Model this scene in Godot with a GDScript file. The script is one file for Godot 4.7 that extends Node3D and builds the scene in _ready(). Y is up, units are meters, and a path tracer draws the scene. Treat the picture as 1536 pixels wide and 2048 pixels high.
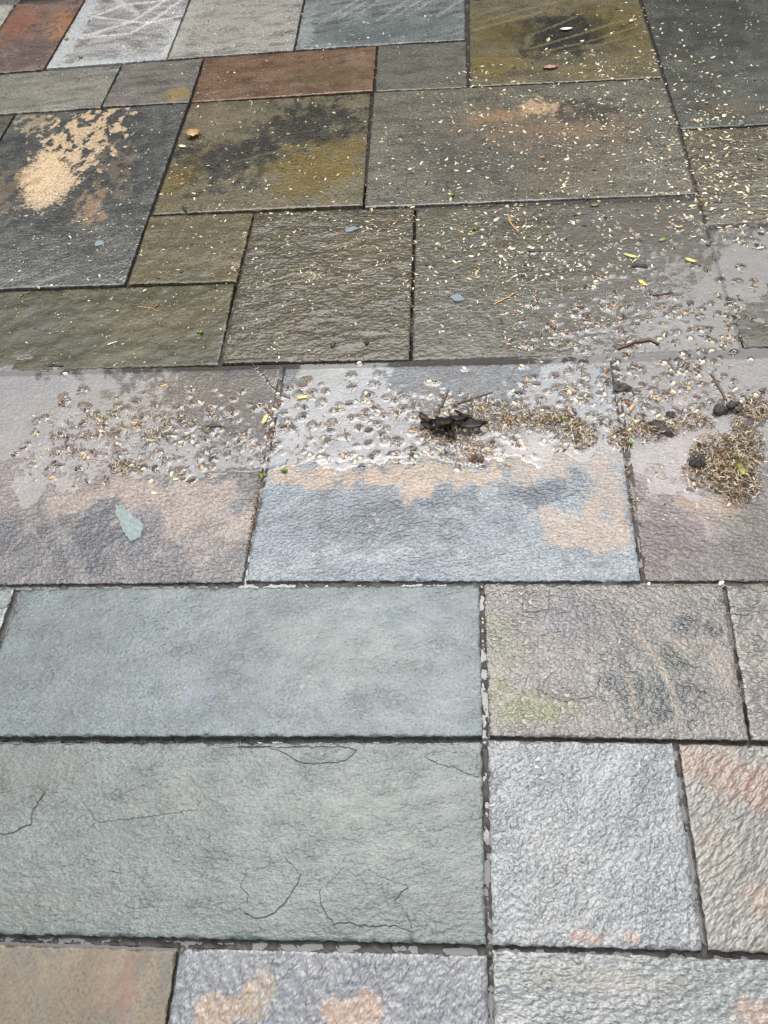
extends Node3D
# Wet bluestone patio after rain: flagstones of random rectangular sizes, a shallow puddle
# with drifted flower litter, a bright overcast sky and a line of trees ahead. Metres, y up;
# the resting water level is y = 0.

class Stone:
	var q := PackedVector2Array()        # far left, far right, near right, near left (x, z)
	var h := PackedFloat32Array()        # height of those corners above the water level, mm
	var x0 := 0.0
	var x1 := 0.0
	var z0 := 0.0
	var z1 := 0.0
	var amp := 0.6                       # broad undulation, mm
	var cleft := 0.5                     # riven ridges, mm
	var dir := 0.0
	var step := 0.007
	var res := 0.0013
	var cols: Array[Color] = []
	var stain := 0.5
	var mat: StandardMaterial3D
	var tile := 0
	var relief := 0.16
	var rough := 0.3
	var shine := 0.6
	var tone := 0.68                      # wet stone is darker than dry
	var grey := 0.0
	var mott := 1.0
	var zoom := 0.72
	var grit := 0.0
	var aniso := 0.6
	var key := ""
	var dips: Array = []
	var off := Vector2.ZERO

const WET := 0.51                        # side of the relief tile, m
var stones: Array[Stone] = []
var patio: Node3D
var n_macro := FastNoiseLite.new()
var n_ridge := FastNoiseLite.new()
var n_blot := FastNoiseLite.new()
var n_fine := FastNoiseLite.new()
var n_edge := FastNoiseLite.new()
var rng := RandomNumberGenerator.new()
var stone_images: Array = []
var features: Array = []
var strokes: Array = []
var dips: Array = []
var used := {}
var litter_spots: Array = []             # [x, z, radius] of what breaks the water's skin

func _ready() -> void:
	rng.seed = 4711
	sky_and_camera()
	noises()
	stone_table()
	feature_table()
	ground_sheet()
	lay_patio()
	flakes()
	joint_silt()
	litter()
	water_sheet()
	trees()

# ---------------------------------------------------------------- camera, sky, sun
const SUN_AZ := -7.0
const SUN_EL := 60.0

func sun_dir() -> Vector3:
	var a := deg_to_rad(SUN_AZ)
	var e := deg_to_rad(SUN_EL)
	return Vector3(sin(a) * cos(e), sin(e), -cos(a) * cos(e))

func sky_and_camera() -> void:
	var cam := Camera3D.new()
	cam.name = "camera"
	cam.fov = 58.09
	cam.near = 0.05
	cam.far = 900.0
	cam.transform = Transform3D(Basis(Vector3(0.99481, -0.08745, -0.05209), Vector3(0.01256, 0.61334, -0.78972), Vector3(0.10101, 0.78496, 0.61126)).orthonormalized(), Vector3(0, 1.5, 0))
	add_child(cam)
	cam.current = true
	var sun := DirectionalLight3D.new()
	sun.name = "sun"
	sun.light_color = Color(1.0, 0.975, 0.94)
	sun.light_energy = 0.20
	sun.light_angular_distance = 24.0
	sun.shadow_enabled = true
	add_child(sun)
	sun.look_at_from_position(Vector3.ZERO, -sun_dir(), Vector3(1, 0, 0))
	var W := 512
	var H := 256
	var im := Image.create(W, H, false, Image.FORMAT_RGBF)
	var cl := FastNoiseLite.new()
	cl.seed = 5
	cl.frequency = 1.5
	cl.fractal_octaves = 5
	var sd := sun_dir()
	for j in H:
		var el := PI * (0.5 - (j + 0.5) / H)
		for i in W:
			var az := TAU * (i + 0.5) / W
			var d := Vector3(sin(az) * cos(el), sin(el), -cos(az) * cos(el))
			var up := maxf(d.y, 0.0)
			var n := cl.get_noise_3d(d.x / (0.35 + up), d.y, d.z / (0.35 + up))
			var l := 0.50 * (1.0 + 0.8 * up) * (1.0 + 0.30 * n)
			var ang := rad_to_deg(acos(clampf(d.dot(sd), -1, 1)))
			var glow := 4.7 * exp(-pow(ang / 29.0, 2.0)) * (1.0 + 0.22 * n)
			var c := Color(0.93, 0.975, 1.07) * l + Color(1.0, 0.985, 0.985) * glow
			im.set_pixel(i, j, c)
	var pano := PanoramaSkyMaterial.new()
	pano.panorama = ImageTexture.create_from_image(im)
	var sky := Sky.new()
	sky.sky_material = pano
	var env := Environment.new()
	env.background_mode = Environment.BG_SKY
	env.sky = sky
	env.background_energy_multiplier = 1.0
	env.tonemap_mode = Environment.TONE_MAPPER_LINEAR
	env.tonemap_exposure = 1.33
	env.sdfgi_enabled = true
	env.ssao_enabled = true
	env.ssil_enabled = true
	var we := WorldEnvironment.new()
	we.name = "world_environment"
	we.environment = env
	add_child(we)

func noises() -> void:
	n_macro.seed = 11
	n_macro.frequency = 5.0
	n_macro.fractal_octaves = 3
	n_ridge.seed = 12
	n_ridge.frequency = 16.0
	n_ridge.fractal_type = FastNoiseLite.FRACTAL_RIDGED
	n_ridge.fractal_octaves = 3
	n_blot.seed = 13
	n_blot.frequency = 9.0
	n_blot.fractal_octaves = 5
	n_blot.fractal_gain = 0.55
	n_fine.seed = 14
	n_fine.frequency = 160.0
	n_fine.fractal_octaves = 2
	n_edge.seed = 15
	n_edge.frequency = 30.0
	n_edge.fractal_octaves = 3

# ---------------------------------------------------------------- naming helpers
func numbered(called: String) -> String:
	var n: int = used.get(called, 0)
	used[called] = n + 1
	return called if n == 0 else "%s_%03d" % [called, n]

func tag(o: Node, label: String, category := "", group := "", kind := "") -> void:
	if label: o.set_meta("label", label)
	if category: o.set_meta("category", category)
	if group: o.set_meta("group", group)
	if kind: o.set_meta("kind", kind)

func put(called: String, m: Mesh, mat: Material, parent: Node) -> MeshInstance3D:
	var o := MeshInstance3D.new()
	o.name = called
	o.mesh = m
	if mat: o.material_override = mat
	parent.add_child(o, true)
	return o

# ---------------------------------------------------------------- the stones
func S(key: String, fl: Vector2, fr: Vector2, nr: Vector2, nl: Vector2, hs: Array, cols: Array, opt := {}) -> void:
	var s := Stone.new()
	s.key = key
	s.q = PackedVector2Array([fl, fr, nr, nl])
	s.h = PackedFloat32Array(hs)
	s.x0 = minf(fl.x, nl.x)
	s.x1 = maxf(fr.x, nr.x)
	s.z0 = minf(fl.y, fr.y)
	s.z1 = maxf(nr.y, nl.y)
	for k in opt: s.set(k, opt[k])
	for c in cols:
		var cc := Color8(c[0], c[1], c[2])
		var y := cc.get_luminance()
		s.cols.append(cc.lerp(Color(y, y, y), s.grey))
	s.off = Vector2(rng.randf(), rng.randf())
	stones.append(s)

func V(x: float, z: float) -> Vector2:
	return Vector2(x, z)

func stone_table() -> void:
	# colours: main, second tone, blotches
	var near := {"rough": 0.5, "step": 0.007, "res": 0.0013}
	S("A1", V(-1.070, -0.316), V(-0.465, -0.314), V(-0.461, -0.016), V(-1.07, -0.012), [14, 13, 14, 14], [[122, 101, 68], [108, 98, 74], [134, 110, 72]], near.merged({"tile": 2, "relief": 0.05, "dir": 1.5, "rough": 0.65}, true))
	S("A2", V(-0.459, -0.319), V(0.006, -0.324), V(0.006, -0.02), V(-0.458, -0.015), [13, 13.5, 14, 14], [[92, 94, 98], [104, 106, 108], [72, 76, 80]], near.merged({"tile": 1, "dir": 1.2, "stain": 0.6, "tone": 1.0, "rough": 0.38, "relief": 0.4, "zoom": 0.72}, true))
	S("A3", V(0.014, -0.331), V(0.625, -0.331), V(0.625, -0.022), V(0.014, -0.02), [14, 13, 13, 14], [[112, 117, 113], [122, 122, 118], [98, 103, 100]], near.merged({"tile": 1, "rough": 0.38, "relief": 0.5, "zoom": 0.8, "tone": 0.98}, true))
	S("B1", V(-0.915, -0.645), V(0.001, -0.657), V(0.004, -0.339), V(-0.915, -0.328), [13, 13, 13.5, 14.5], [[92, 105, 99], [104, 115, 108], [84, 93, 88]], near.merged({"tile": 2, "dir": 0.15, "cleft": 0.5, "rough": 0.55, "tone": 0.74, "relief": 0.36, "mott": 1.6, "stain": 0.8, "zoom": 0.9}, true))
	S("B2", V(0.012, -0.662), V(0.318, -0.660), V(0.318, -0.341), V(0.014, -0.339), [13, 14, 13, 13], [[112, 115, 116], [122, 123, 121], [100, 104, 106]], near.merged({"tile": 1, "cleft": 0.9, "rough": 0.38, "dir": 0.9, "zoom": 0.85, "relief": 0.5, "aniso": 0.75, "tone": 1.08}, true))
	S("B3", V(0.329, -0.659), V(0.936, -0.657), V(0.936, -0.339), V(0.327, -0.341), [14, 14, 14, 13], [[108, 104, 94], [116, 112, 102], [92, 84, 72]], near.merged({"tile": 0, "cleft": 1.0, "dir": 0.8, "tone": 1.0, "rough": 0.38, "relief": 0.4, "aniso": 0.45}, true))
	S("C0", V(-1.390, -0.975), V(-0.932, -0.978), V(-0.930, -0.664), V(-1.39, -0.664), [11, 11, 13, 13], [[108, 114, 113], [118, 120, 116], [96, 98, 96]], near.merged({"tile": 0, "relief": 0.2, "tone": 1.0, "rough": 0.38}, true))
	S("C1", V(-0.917, -0.975), V(0.001, -0.979), V(0.004, -0.669), V(-0.918, -0.658), [10, 10.5, 15, 14], [[96, 111, 111], [112, 127, 124], [84, 95, 96]], near.merged({"tile": 2, "dir": 0.1, "cleft": 0.35, "rough": 0.58, "relief": 0.27, "mott": 1.7, "stain": 0.8, "zoom": 0.9, "tone": 0.7}, true))
	S("C2", V(0.010, -0.983), V(0.452, -0.976), V(0.442, -0.668), V(0.016, -0.670), [9.5, 10, 14.5, 14.5], [[112, 104, 94], [122, 113, 101], [90, 86, 82]], near.merged({"tile": 0, "stain": 0.5, "rough": 0.38, "zoom": 0.95, "aniso": 0.8, "relief": 0.32, "tone": 0.78}, true))
	S("C3", V(0.460, -0.976), V(1.070, -0.975), V(1.07, -0.668), V(0.448, -0.668), [10, 10, 14, 14], [[112, 103, 93], [124, 115, 102], [90, 85, 76]], near.merged({"tile": 0, "rough": 0.38, "relief": 0.42, "tone": 0.85}, true))
	var pud := {"rough": 0.4, "shine": 0.5, "grit": 1.5, "tone": 0.82, "grey": 0.1, "step": 0.0055, "res": 0.0013}
	S("D1", V(-1.378, -1.618), V(-0.464, -1.611), V(-0.466, -0.991), V(-1.378, -0.987), [-7.0, -3.6, 8.0, 6.6], [[98, 94, 94], [112, 106, 102], [78, 80, 86]], pud.merged({"tile": 0, "dir": -0.6, "relief": 0.28, "tone": 0.95, "amp": 0.5, "cleft": 0.35, "zoom": 0.9}, true))
	S("D2", V(-0.454, -1.610), V(0.312, -1.606), V(0.305, -0.989), V(-0.459, -0.994), [-5.0, -7.5, 8.0, 8.2], [[120, 129, 136], [136, 145, 149], [84, 91, 97]], pud.merged({"tile": 0, "dir": 0.2, "stain": 0.6, "amp": 0.5, "cleft": 0.4, "tone": 1.0, "zoom": 0.95, "relief": 0.3, "shine": 0.5}, true))
	S("D3", V(0.322, -1.606), V(0.925, -1.603), V(0.925, -0.988), V(0.315, -0.990), [-7.5, -6.0, 6.6, 6.8], [[104, 94, 90], [114, 102, 92], [84, 78, 78]], pud.merged({"tile": 0, "relief": 0.3, "tone": 0.95, "amp": 0.5, "cleft": 0.35, "zoom": 0.9}, true))
	S("E1", V(-1.535, -1.927), V(-0.625, -1.923), V(-0.619, -1.621), V(-1.535, -1.632), [10, 10, 6.0, -4.5], [[88, 83, 59], [99, 92, 63], [66, 64, 48]], pud.merged({"tile": 2, "dir": 0.05, "res": 0.0018, "relief": 0.15, "shine": 0.42, "tone": 0.78}, true))
	S("E2", V(-0.918, -2.237), V(-0.618, -2.232), V(-0.622, -1.931), V(-0.915, -1.936), [13, 12, 11, 11], [[97, 89, 66], [104, 94, 66], [80, 76, 62]], pud.merged({"tile": 2, "res": 0.0018, "tone": 1.0, "relief": 0.18, "cleft": 0.9, "shine": 0.42}, true))
	S("E3", V(-0.612, -2.231), V(-0.165, -2.225), V(-0.157, -1.620), V(-0.611, -1.626), [12, 9, 5.5, 7], [[95, 87, 68], [102, 93, 70], [78, 73, 62]], pud.merged({"tile": 0, "dir": 0.05, "res": 0.0018, "cleft": 1.3, "rough": 0.36, "shine": 0.42, "tone": 0.8, "relief": 0.22}, true))
	S("E4", V(-0.158, -2.227), V(0.597, -2.219), V(0.603, -1.631), V(-0.149, -1.620), [3.6, -3.4, -0.6, 2.2], [[98, 93, 78], [106, 100, 80], [82, 82, 74]], pud.merged({"tile": 0, "dir": 0.1, "res": 0.0018, "relief": 0.2, "amp": 0.9, "cleft": 0.5, "shine": 0.42}, true))
	S("E5", V(0.607, -2.090), V(1.210, -2.083), V(1.21, -1.629), V(0.611, -1.630), [-5, -4, 2.4, 3.0], [[100, 96, 84], [110, 104, 88], [84, 82, 74]], pud.merged({"tile": 0, "relief": 0.12, "dir": 0.0, "res": 0.0018, "amp": 0.6, "cleft": 0.4, "shine": 0.42}, true))
	var far := {"mott": 1.9, "shine": 0.5, "tone": 0.95, "grey": 0.15, "step": 0.010, "res": 0.0021, "relief": 0.10, "rough": 0.42}
	S("F0", V(-2.110, -2.836), V(-1.511, -2.838), V(-1.54, -1.94), V(-2.11, -1.94), [18, 18, 14, 14], [[84, 80, 70], [96, 90, 76], [70, 66, 58]], far)
	S("F1", V(-1.502, -2.838), V(-0.921, -2.849), V(-0.925, -1.934), V(-1.525, -1.940), [18, 18, 12, 12], [[92, 93, 88], [104, 104, 97], [74, 75, 72]], far.merged({"tile": 0, "relief": 0.12, "dir": 0.25, "cleft": 1.3, "rough": 0.3}, true))
	S("F2", V(-0.909, -2.847), V(-0.323, -2.845), V(-0.309, -2.246), V(-0.913, -2.246), [18, 17, 12, 13], [[103, 94, 70], [110, 99, 72], [88, 82, 62]], far.merged({"tile": 0}))
	S("F3", V(-0.310, -2.852), V(0.587, -2.845), V(0.594, -2.237), V(-0.302, -2.240), [16, 9, 4.2, 8], [[108, 103, 89], [117, 110, 92], [90, 88, 80]], far.merged({"tile": 0, "cleft": 0.8, "rough": 0.34}, true))
	S("F4", V(0.601, -2.550), V(1.210, -2.544), V(1.21, -2.100), V(0.603, -2.102), [6, 6, 1.2, 1.0], [[96, 88, 70], [104, 95, 73], [78, 72, 60]], far.merged({"tile": 0, "cleft": 0.9, "rough": 0.3, "relief": 0.13}, true))
	S("G1", V(-1.815, -3.110), V(-1.211, -3.127), V(-1.219, -2.852), V(-1.815, -2.845), [22, 22, 20, 20], [[103, 101, 90], [120, 116, 101], [78, 76, 68]], far.merged({"tile": 0, "dir": 0.12, "cleft": 0.8, "rough": 0.55, "tone": 1.15, "relief": 0.16, "mott": 3.0}, true))
	S("G2", V(-1.203, -3.133), V(-0.922, -3.137), V(-0.918, -2.853), V(-1.211, -2.857), [22, 22, 20, 20], [[108, 101, 93], [117, 108, 96], [92, 86, 78]], far.merged({"tile": 2, "rough": 0.5, "mott": 3.0}, true))
	S("G3", V(-0.913, -3.140), V(-0.322, -3.148), V(-0.317, -2.858), V(-0.908, -2.852), [22, 21, 19, 20], [[114, 81, 56], [122, 90, 62], [84, 68, 54]], far.merged({"tile": 2, "dir": 0.1, "rough": 0.46, "mott": 3.0}, true))
	S("G4", V(-0.314, -3.150), V(-0.020, -3.146), V(-0.018, -2.851), V(-0.307, -2.855), [20, 19, 16, 18], [[102, 100, 88], [110, 106, 92], [88, 84, 72]], far.merged({"tile": 2}))
	S("G5", V(-0.006, -3.449), V(0.572, -3.440), V(0.584, -2.852), V(-0.006, -2.858), [18, 14, 10, 14], [[107, 98, 74], [115, 104, 74], [96, 86, 52]], far.merged({"tile": 2}))
	S("G6", V(0.584, -3.466), V(1.210, -3.460), V(1.21, -2.558), V(0.601, -2.558), [14, 14, 7, 7], [[86, 87, 78], [96, 96, 85], [76, 73, 61]], far.merged({"tile": 2, "rough": 0.36}, true))
	S("H0", V(-2.370, -3.680), V(-1.765, -3.675), V(-1.765, -3.122), V(-2.37, -3.120), [24, 24, 23, 23], [[140, 136, 124], [152, 148, 134], [116, 112, 102]], far.merged({"rough": 0.6, "tone": 1.15, "relief": 0.16, "mott": 3.0}, true))
	S("H1", V(-1.755, -3.672), V(-1.484, -3.680), V(-1.494, -3.132), V(-1.755, -3.121), [24, 24, 23, 23], [[106, 82, 70], [118, 92, 76], [80, 68, 64]], far.merged({"rough": 0.55, "tone": 1.15, "relief": 0.16, "mott": 3.0}, true))
	S("H2", V(-1.474, -3.745), V(-1.058, -3.745), V(-1.054, -3.148), V(-1.483, -3.138), [24, 24, 23, 23], [[134, 131, 128], [146, 143, 138], [118, 115, 112]], far.merged({"rough": 0.6, "tone": 1.15, "relief": 0.16, "mott": 3.0}, true))
	S("H3", V(-1.048, -3.745), V(-0.616, -3.750), V(-0.608, -3.155), V(-1.048, -3.149), [24, 24, 23, 23], [[126, 122, 113], [142, 137, 126], [104, 100, 93]], far.merged({"rough": 0.6, "tone": 1.15, "relief": 0.16, "mott": 3.0}, true))
	S("H4", V(-0.607, -3.750), V(-0.024, -3.752), V(-0.023, -3.158), V(-0.600, -3.160), [24, 22, 20, 22], [[108, 112, 108], [120, 124, 119], [92, 97, 95]], far.merged({"rough": 0.5, "dir": 0.3, "mott": 3.0}, true))
	var out := {"step": 0.02, "res": 0.005, "relief": 0.10, "rough": 0.5}
	var greys := [[[120, 118, 112], [132, 129, 120], [102, 100, 96]], [[108, 102, 88], [118, 110, 92], [90, 84, 70]], [[98, 106, 104], [110, 116, 112], [84, 90, 88]]]
	var k := 0
	# the patio goes on beyond the frame
	for r in [[-2.37, -1.765, -4.29, -3.69], [-1.755, -1.063, -4.29, -3.757], [-1.053, -0.62, -4.29, -3.762], [-0.61, -0.02, -4.29, -3.764], [-0.008, 0.576, -4.29, -3.461], [0.587, 1.21, -4.29, -3.478], [-2.37, -1.825, -3.110, -2.848], [-2.72, -2.12, -2.838, -1.94], [-2.15, -1.545, -1.93, -1.63], [-1.99, -1.388, -1.62, -0.99], [-2.0, -1.4, -0.98, -0.664], [-1.53, -0.925, -0.653, -0.33], [-1.69, -1.08, -0.318, -0.015], [0.635, 1.24, -0.33, -0.02], [0.946, 1.55, -0.658, -0.342], [1.08, 1.69, -0.978, -0.668], [0.935, 1.54, -1.604, -0.99], [1.22, 1.83, -2.22, -1.615], [1.22, 1.83, -2.84, -2.23], [1.22, 1.83, -3.46, -2.85], [1.22, 1.83, -4.08, -3.47], [-1.99, -1.39, 0.0, 0.6], [-1.38, -0.47, 0.0, 0.6], [-0.46, 0.14, 0.0, 0.6], [0.15, 1.06, 0.0, 0.6]]:
		S("Z%d" % k, V(r[0], r[2]), V(r[1], r[2]), V(r[1], r[3]), V(r[0], r[3]), [15, 15, 15, 15], greys[k % 3], out)
		k += 1

# stains and deposits: [x, z, rx, rz, turn, colour, strength, softness, raggedness, grain of the outline per metre]
func F(ell: Array, turn: float, c: Array, strength: float, soft: float, rag: float, freq := 22.0, only := "") -> void:
	features.append([ell[0], ell[1], ell[2], ell[3], turn, Color8(c[0], c[1], c[2]), strength, soft, rag, freq, only])

func L(pts: Array, width: float, c: Array, strength: float, only := "") -> void:
	strokes.append([PackedVector2Array(pts), width, Color8(c[0], c[1], c[2]), strength, only])

func feature_table() -> void:
	# far left stone with the patch of dry sand
	F([-1.217, -2.504, 0.245, 0.336], 0.0, [56, 57, 56], 0.6, 0.5, 0.7, 14.0, "F1")
	F([-1.267, -2.428, 0.081, 0.130], 0.0, [222, 194, 156], 1.0, 0.10, 0.35, 16.0, "F1")
	F([-1.315, -2.499, 0.059, 0.112], 0.0, [222, 194, 156], 1.0, 0.12, 0.4, 16.0, "F1")
	F([-1.238, -2.676, 0.088, 0.150], 0.0, [214, 186, 150], 1.0, 0.10, 2.0, 22.0, "F1")
	F([-1.428, -2.784, 0.053, 0.044], 0.0, [186, 164, 134], 0.8, 0.10, 2.6, 28.0, "F1")
	F([-1.106, -2.288, 0.040, 0.080], 0.2, [164, 134, 104], 0.8, 0.25, 1.2, 22.0, "F1")
	F([-1.084, -2.479, 0.042, 0.093], 0.2, [136, 116, 94], 0.6, 0.2, 2.4, 22.0, "F1")
	F([-1.393, -2.400, 0.049, 0.107], 0.0, [150, 124, 98], 0.5, 0.2, 2.4, 24.0, "F1")
	# olive stone beside it
	F([-0.732, -2.515, 0.157, 0.116], 0.35, [40, 38, 32], 0.95, 0.4, 1.1, 18.0, "F2")
	F([-0.517, -2.662, 0.159, 0.116], 0.3, [40, 38, 33], 0.95, 0.4, 1.1, 18.0, "F2")
	F([-0.477, -2.426, 0.113, 0.131], 0.2, [112, 90, 30], 0.75, 0.5, 0.8, 14.0, "F2")
	F([-0.866, -2.421, 0.037, 0.133], -0.3, [120, 98, 36], 0.6, 0.5, 0.8, 14.0, "F2")
	F([-0.379, -2.496, 0.060, 0.097], 0.0, [118, 96, 38], 0.5, 0.5, 0.8, 14.0, "F2")
	F([-0.761, -2.701, 0.131, 0.105], 0.2, [128, 116, 92], 0.5, 0.5, 0.9, 14.0, "F2")
	L([Vector2(-0.712, -2.487), Vector2(-0.611, -2.531), Vector2(-0.522, -2.564)], 0.012, [128, 118, 92], 0.5, "F2")
	# the big stone right of centre
	F([0.170, -2.601, 0.191, 0.094], 0.0, [136, 113, 90], 0.7, 0.35, 1.1, 16.0, "F3")
	F([0.197, -2.712, 0.048, 0.046], 0.0, [196, 164, 128], 0.95, 0.25, 1.0, 24.0, "F3")
	F([0.083, -2.678, 0.090, 0.029], 0.0, [160, 128, 96], 0.7, 0.3, 1.0, 24.0, "F3")
	F([0.387, -2.579, 0.100, 0.065], 0.0, [128, 108, 88], 0.55, 0.4, 1.2, 16.0, "F3")
	F([0.351, -2.667, 0.081, 0.051], 0.0, [62, 58, 54], 0.65, 0.3, 1.4, 22.0, "F3")
	F([0.019, -2.434, 0.172, 0.155], 0.2, [74, 74, 70], 0.45, 0.5, 1.2, 12.0, "F3")
	F([0.286, -2.384, 0.166, 0.100], 0.2, [112, 98, 78], 0.4, 0.5, 1.2, 12.0, "F3")
	# olive stone with the dark middle, top right
	F([0.310, -3.166, 0.183, 0.132], 0.1, [34, 34, 31], 0.98, 0.3, 0.5, 14.0, "G5")
	F([0.112, -3.196, 0.100, 0.106], 0.2, [100, 86, 42], 0.65, 0.5, 0.8, 14.0, "G5")
	F([0.486, -3.198, 0.097, 0.176], 0.2, [104, 90, 42], 0.6, 0.5, 0.8, 14.0, "G5")
	F([0.066, -2.981, 0.080, 0.065], 0.0, [116, 98, 40], 0.6, 0.5, 0.8, 14.0, "G5")
	L([Vector2(0.191, -3.078), Vector2(0.342, -3.148), Vector2(0.497, -3.233)], 0.016, [124, 114, 84], 0.8, "G5")
	L([Vector2(0.247, -3.057), Vector2(0.388, -3.107), Vector2(0.541, -3.184)], 0.014, [124, 114, 84], 0.75, "G5")
	L([Vector2(0.203, -3.173), Vector2(0.281, -3.227), Vector2(0.378, -3.301)], 0.014, [124, 114, 84], 0.75, "G5")
	L([Vector2(0.195, -3.167), Vector2(0.183, -3.082)], 0.03, [120, 112, 84], 0.7, "G5")
	L([Vector2(0.029, -3.280), Vector2(0.169, -3.354), Vector2(0.291, -3.396)], 0.018, [136, 126, 98], 0.6, "G5")
	L([Vector2(0.012, -3.228), Vector2(0.132, -3.284), Vector2(0.236, -3.329)], 0.018, [136, 126, 98], 0.6, "G5")
	L([Vector2(0.021, -3.337), Vector2(0.118, -3.391)], 0.016, [136, 126, 98], 0.6, "G5")
	L([Vector2(0.302, -3.043), Vector2(0.451, -3.092), Vector2(0.586, -3.149)], 0.014, [124, 114, 84], 0.5, "G5")
	F([-0.963, -2.907, 0.035, 0.039], 0.0, [150, 126, 66], 0.8, 0.4, 0.9, 24.0, "G2")
	F([-0.466, -2.963, 0.135, 0.072], 0.1, [92, 76, 52], 0.7, 0.4, 1.2, 18.0, "G3")
	F([-0.382, -3.069, 0.051, 0.069], 0.1, [132, 112, 92], 0.6, 0.4, 1.2, 18.0, "G3")
	F([-1.510, -3.456, 0.044, 0.107], 0.2, [156, 106, 66], 0.8, 0.5, 1.2, 22.0, "H1")
	F([-1.700, -3.502, 0.083, 0.126], 0.0, [134, 82, 58], 0.7, 0.5, 1.2, 18.0, "H1")
	F([-1.587, -3.256, 0.118, 0.115], 0.0, [74, 62, 60], 0.6, 0.5, 1.2, 18.0, "H1")
	# chalky scratches on the top stones
	L([Vector2(-1.415, -3.354), Vector2(-1.239, -3.454), Vector2(-1.127, -3.659)], 0.017, [206, 204, 196], 0.75, "H2")
	L([Vector2(-1.417, -3.511), Vector2(-1.302, -3.601), Vector2(-1.137, -3.610)], 0.017, [206, 204, 196], 0.75, "H2")
	L([Vector2(-1.409, -3.518), Vector2(-1.177, -3.429), Vector2(-1.027, -3.487)], 0.017, [206, 204, 196], 0.75, "H2")
	L([Vector2(-1.381, -3.684), Vector2(-1.234, -3.517)], 0.03, [176, 174, 168], 0.95, "H2")
	L([Vector2(-1.413, -3.346), Vector2(-1.228, -3.359), Vector2(-1.169, -3.436), Vector2(-1.080, -3.618)], 0.017, [206, 204, 196], 0.75, "H2")
	L([Vector2(-1.464, -3.168), Vector2(-1.448, -3.370), Vector2(-1.448, -3.631)], 0.07, [172, 174, 172], 0.95, "H2")
	L([Vector2(-1.478, -3.138), Vector2(-1.262, -3.151), Vector2(-1.058, -3.168)], 0.05, [170, 172, 170], 0.95, "H2")
	L([Vector2(-1.056, -3.413), Vector2(-1.053, -3.189)], 0.05, [176, 176, 172], 0.95, "H2")
	L([Vector2(-0.584, -3.463), Vector2(-0.574, -3.198)], 0.06, [166, 172, 170], 0.6, "H4")
	for k in 7:
		var a := Vector2(-0.535, -3.340) + Vector2(0.07 * k, -0.03 * (k % 3))
		L([a, a + Vector2(0.12, -0.16), a + Vector2(0.2, -0.36)], 0.016, [172, 176, 174], 0.5, "H4")
	F([-0.316, -3.254, 0.281, 0.096], 0.0, [84, 96, 94], 0.6, 0.5, 0.6, 12.0, "H4")
	F([-0.843, -3.461, 0.191, 0.243], 0.0, [148, 142, 130], 0.6, 0.5, 1.2, 24.0, "H3")
	L([Vector2(-1.032, -3.222), Vector2(-1.014, -3.629)], 0.07, [160, 158, 146], 0.55, "H3")
	F([0.810, -3.153, 0.186, 0.205], 0.0, [60, 62, 56], 0.6, 0.5, 1.0, 10.0, "G6")
	F([0.756, -2.652, 0.084, 0.050], 0.0, [104, 90, 66], 0.5, 0.4, 0.9, 14.0, "G6")
	F([-1.445, -2.961, 0.220, 0.082], 0.0, [124, 118, 100], 0.5, 0.4, 1.4, 20.0, "G1")
	for k in 6:
		L([Vector2(-1.561, -3.048) + Vector2(0.03 * k, 0.038 * k), Vector2(-1.384, -3.061) + Vector2(0.0, 0.036 * k), Vector2(-1.222, -3.097) + Vector2(-0.01 * k, 0.04 * k)], 0.012, [138, 134, 122], 0.4, "G1")
	# middle band
	F([-1.089, -1.775, 0.150, 0.117], 0.1, [62, 60, 40], 0.6, 0.5, 0.9, 10.0, "E1")
	F([-0.798, -1.780, 0.172, 0.097], 0.1, [104, 92, 56], 0.5, 0.5, 0.9, 10.0, "E1")
	F([-0.373, -1.778, 0.178, 0.114], 0.1, [84, 76, 58], 0.5, 0.5, 0.9, 10.0, "E3")
	F([-0.270, -2.055, 0.094, 0.087], 0.1, [118, 102, 74], 0.4, 0.5, 0.9, 14.0, "E3")
	F([0.398, -2.139, 0.219, 0.110], 0.1, [88, 78, 56], 0.5, 0.5, 0.9, 8.0, "E4")
	F([0.011, -1.740, 0.181, 0.110], 0.1, [110, 112, 106], 0.5, 0.5, 1.1, 12.0, "E4")
	F([0.415, -1.738, 0.185, 0.107], 0.1, [120, 124, 124], 0.6, 0.5, 1.0, 10.0, "E4")
	# silt left by the puddle
	F([-0.730, -1.511, 0.269, 0.091], 0.1, [104, 88, 56], 0.7, 0.5, 0.7, 8.0, "D1")
	F([-0.934, -1.314, 0.224, 0.165], 0.3, [150, 134, 124], 0.65, 0.4, 0.9, 8.0, "D1")
	F([-0.633, -1.194, 0.154, 0.082], -0.2, [166, 148, 133], 0.85, 0.35, 1.0, 9.0, "D1")
	F([-0.834, -1.197, 0.079, 0.036], 0.2, [166, 150, 136], 0.8, 0.35, 1.0, 10.0, "D1")
	F([-0.553, -1.113, 0.085, 0.065], -0.3, [152, 136, 122], 0.6, 0.4, 1.0, 9.0, "D1")
	F([-0.795, -1.110, 0.077, 0.081], 0.2, [66, 68, 76], 0.75, 0.45, 1.0, 14.0, "D1")
	F([-0.683, -1.121, 0.043, 0.065], 0.2, [78, 80, 88], 0.5, 0.45, 1.0, 14.0, "D1")
	F([-0.965, -1.092, 0.044, 0.029], 0.5, [72, 72, 76], 0.6, 0.4, 1.1, 14.0, "D1")
	L([Vector2(-0.988, -1.041), Vector2(-0.962, -1.099), Vector2(-0.953, -1.145)], 0.008, [150, 142, 138], 0.6, "D1")
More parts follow.
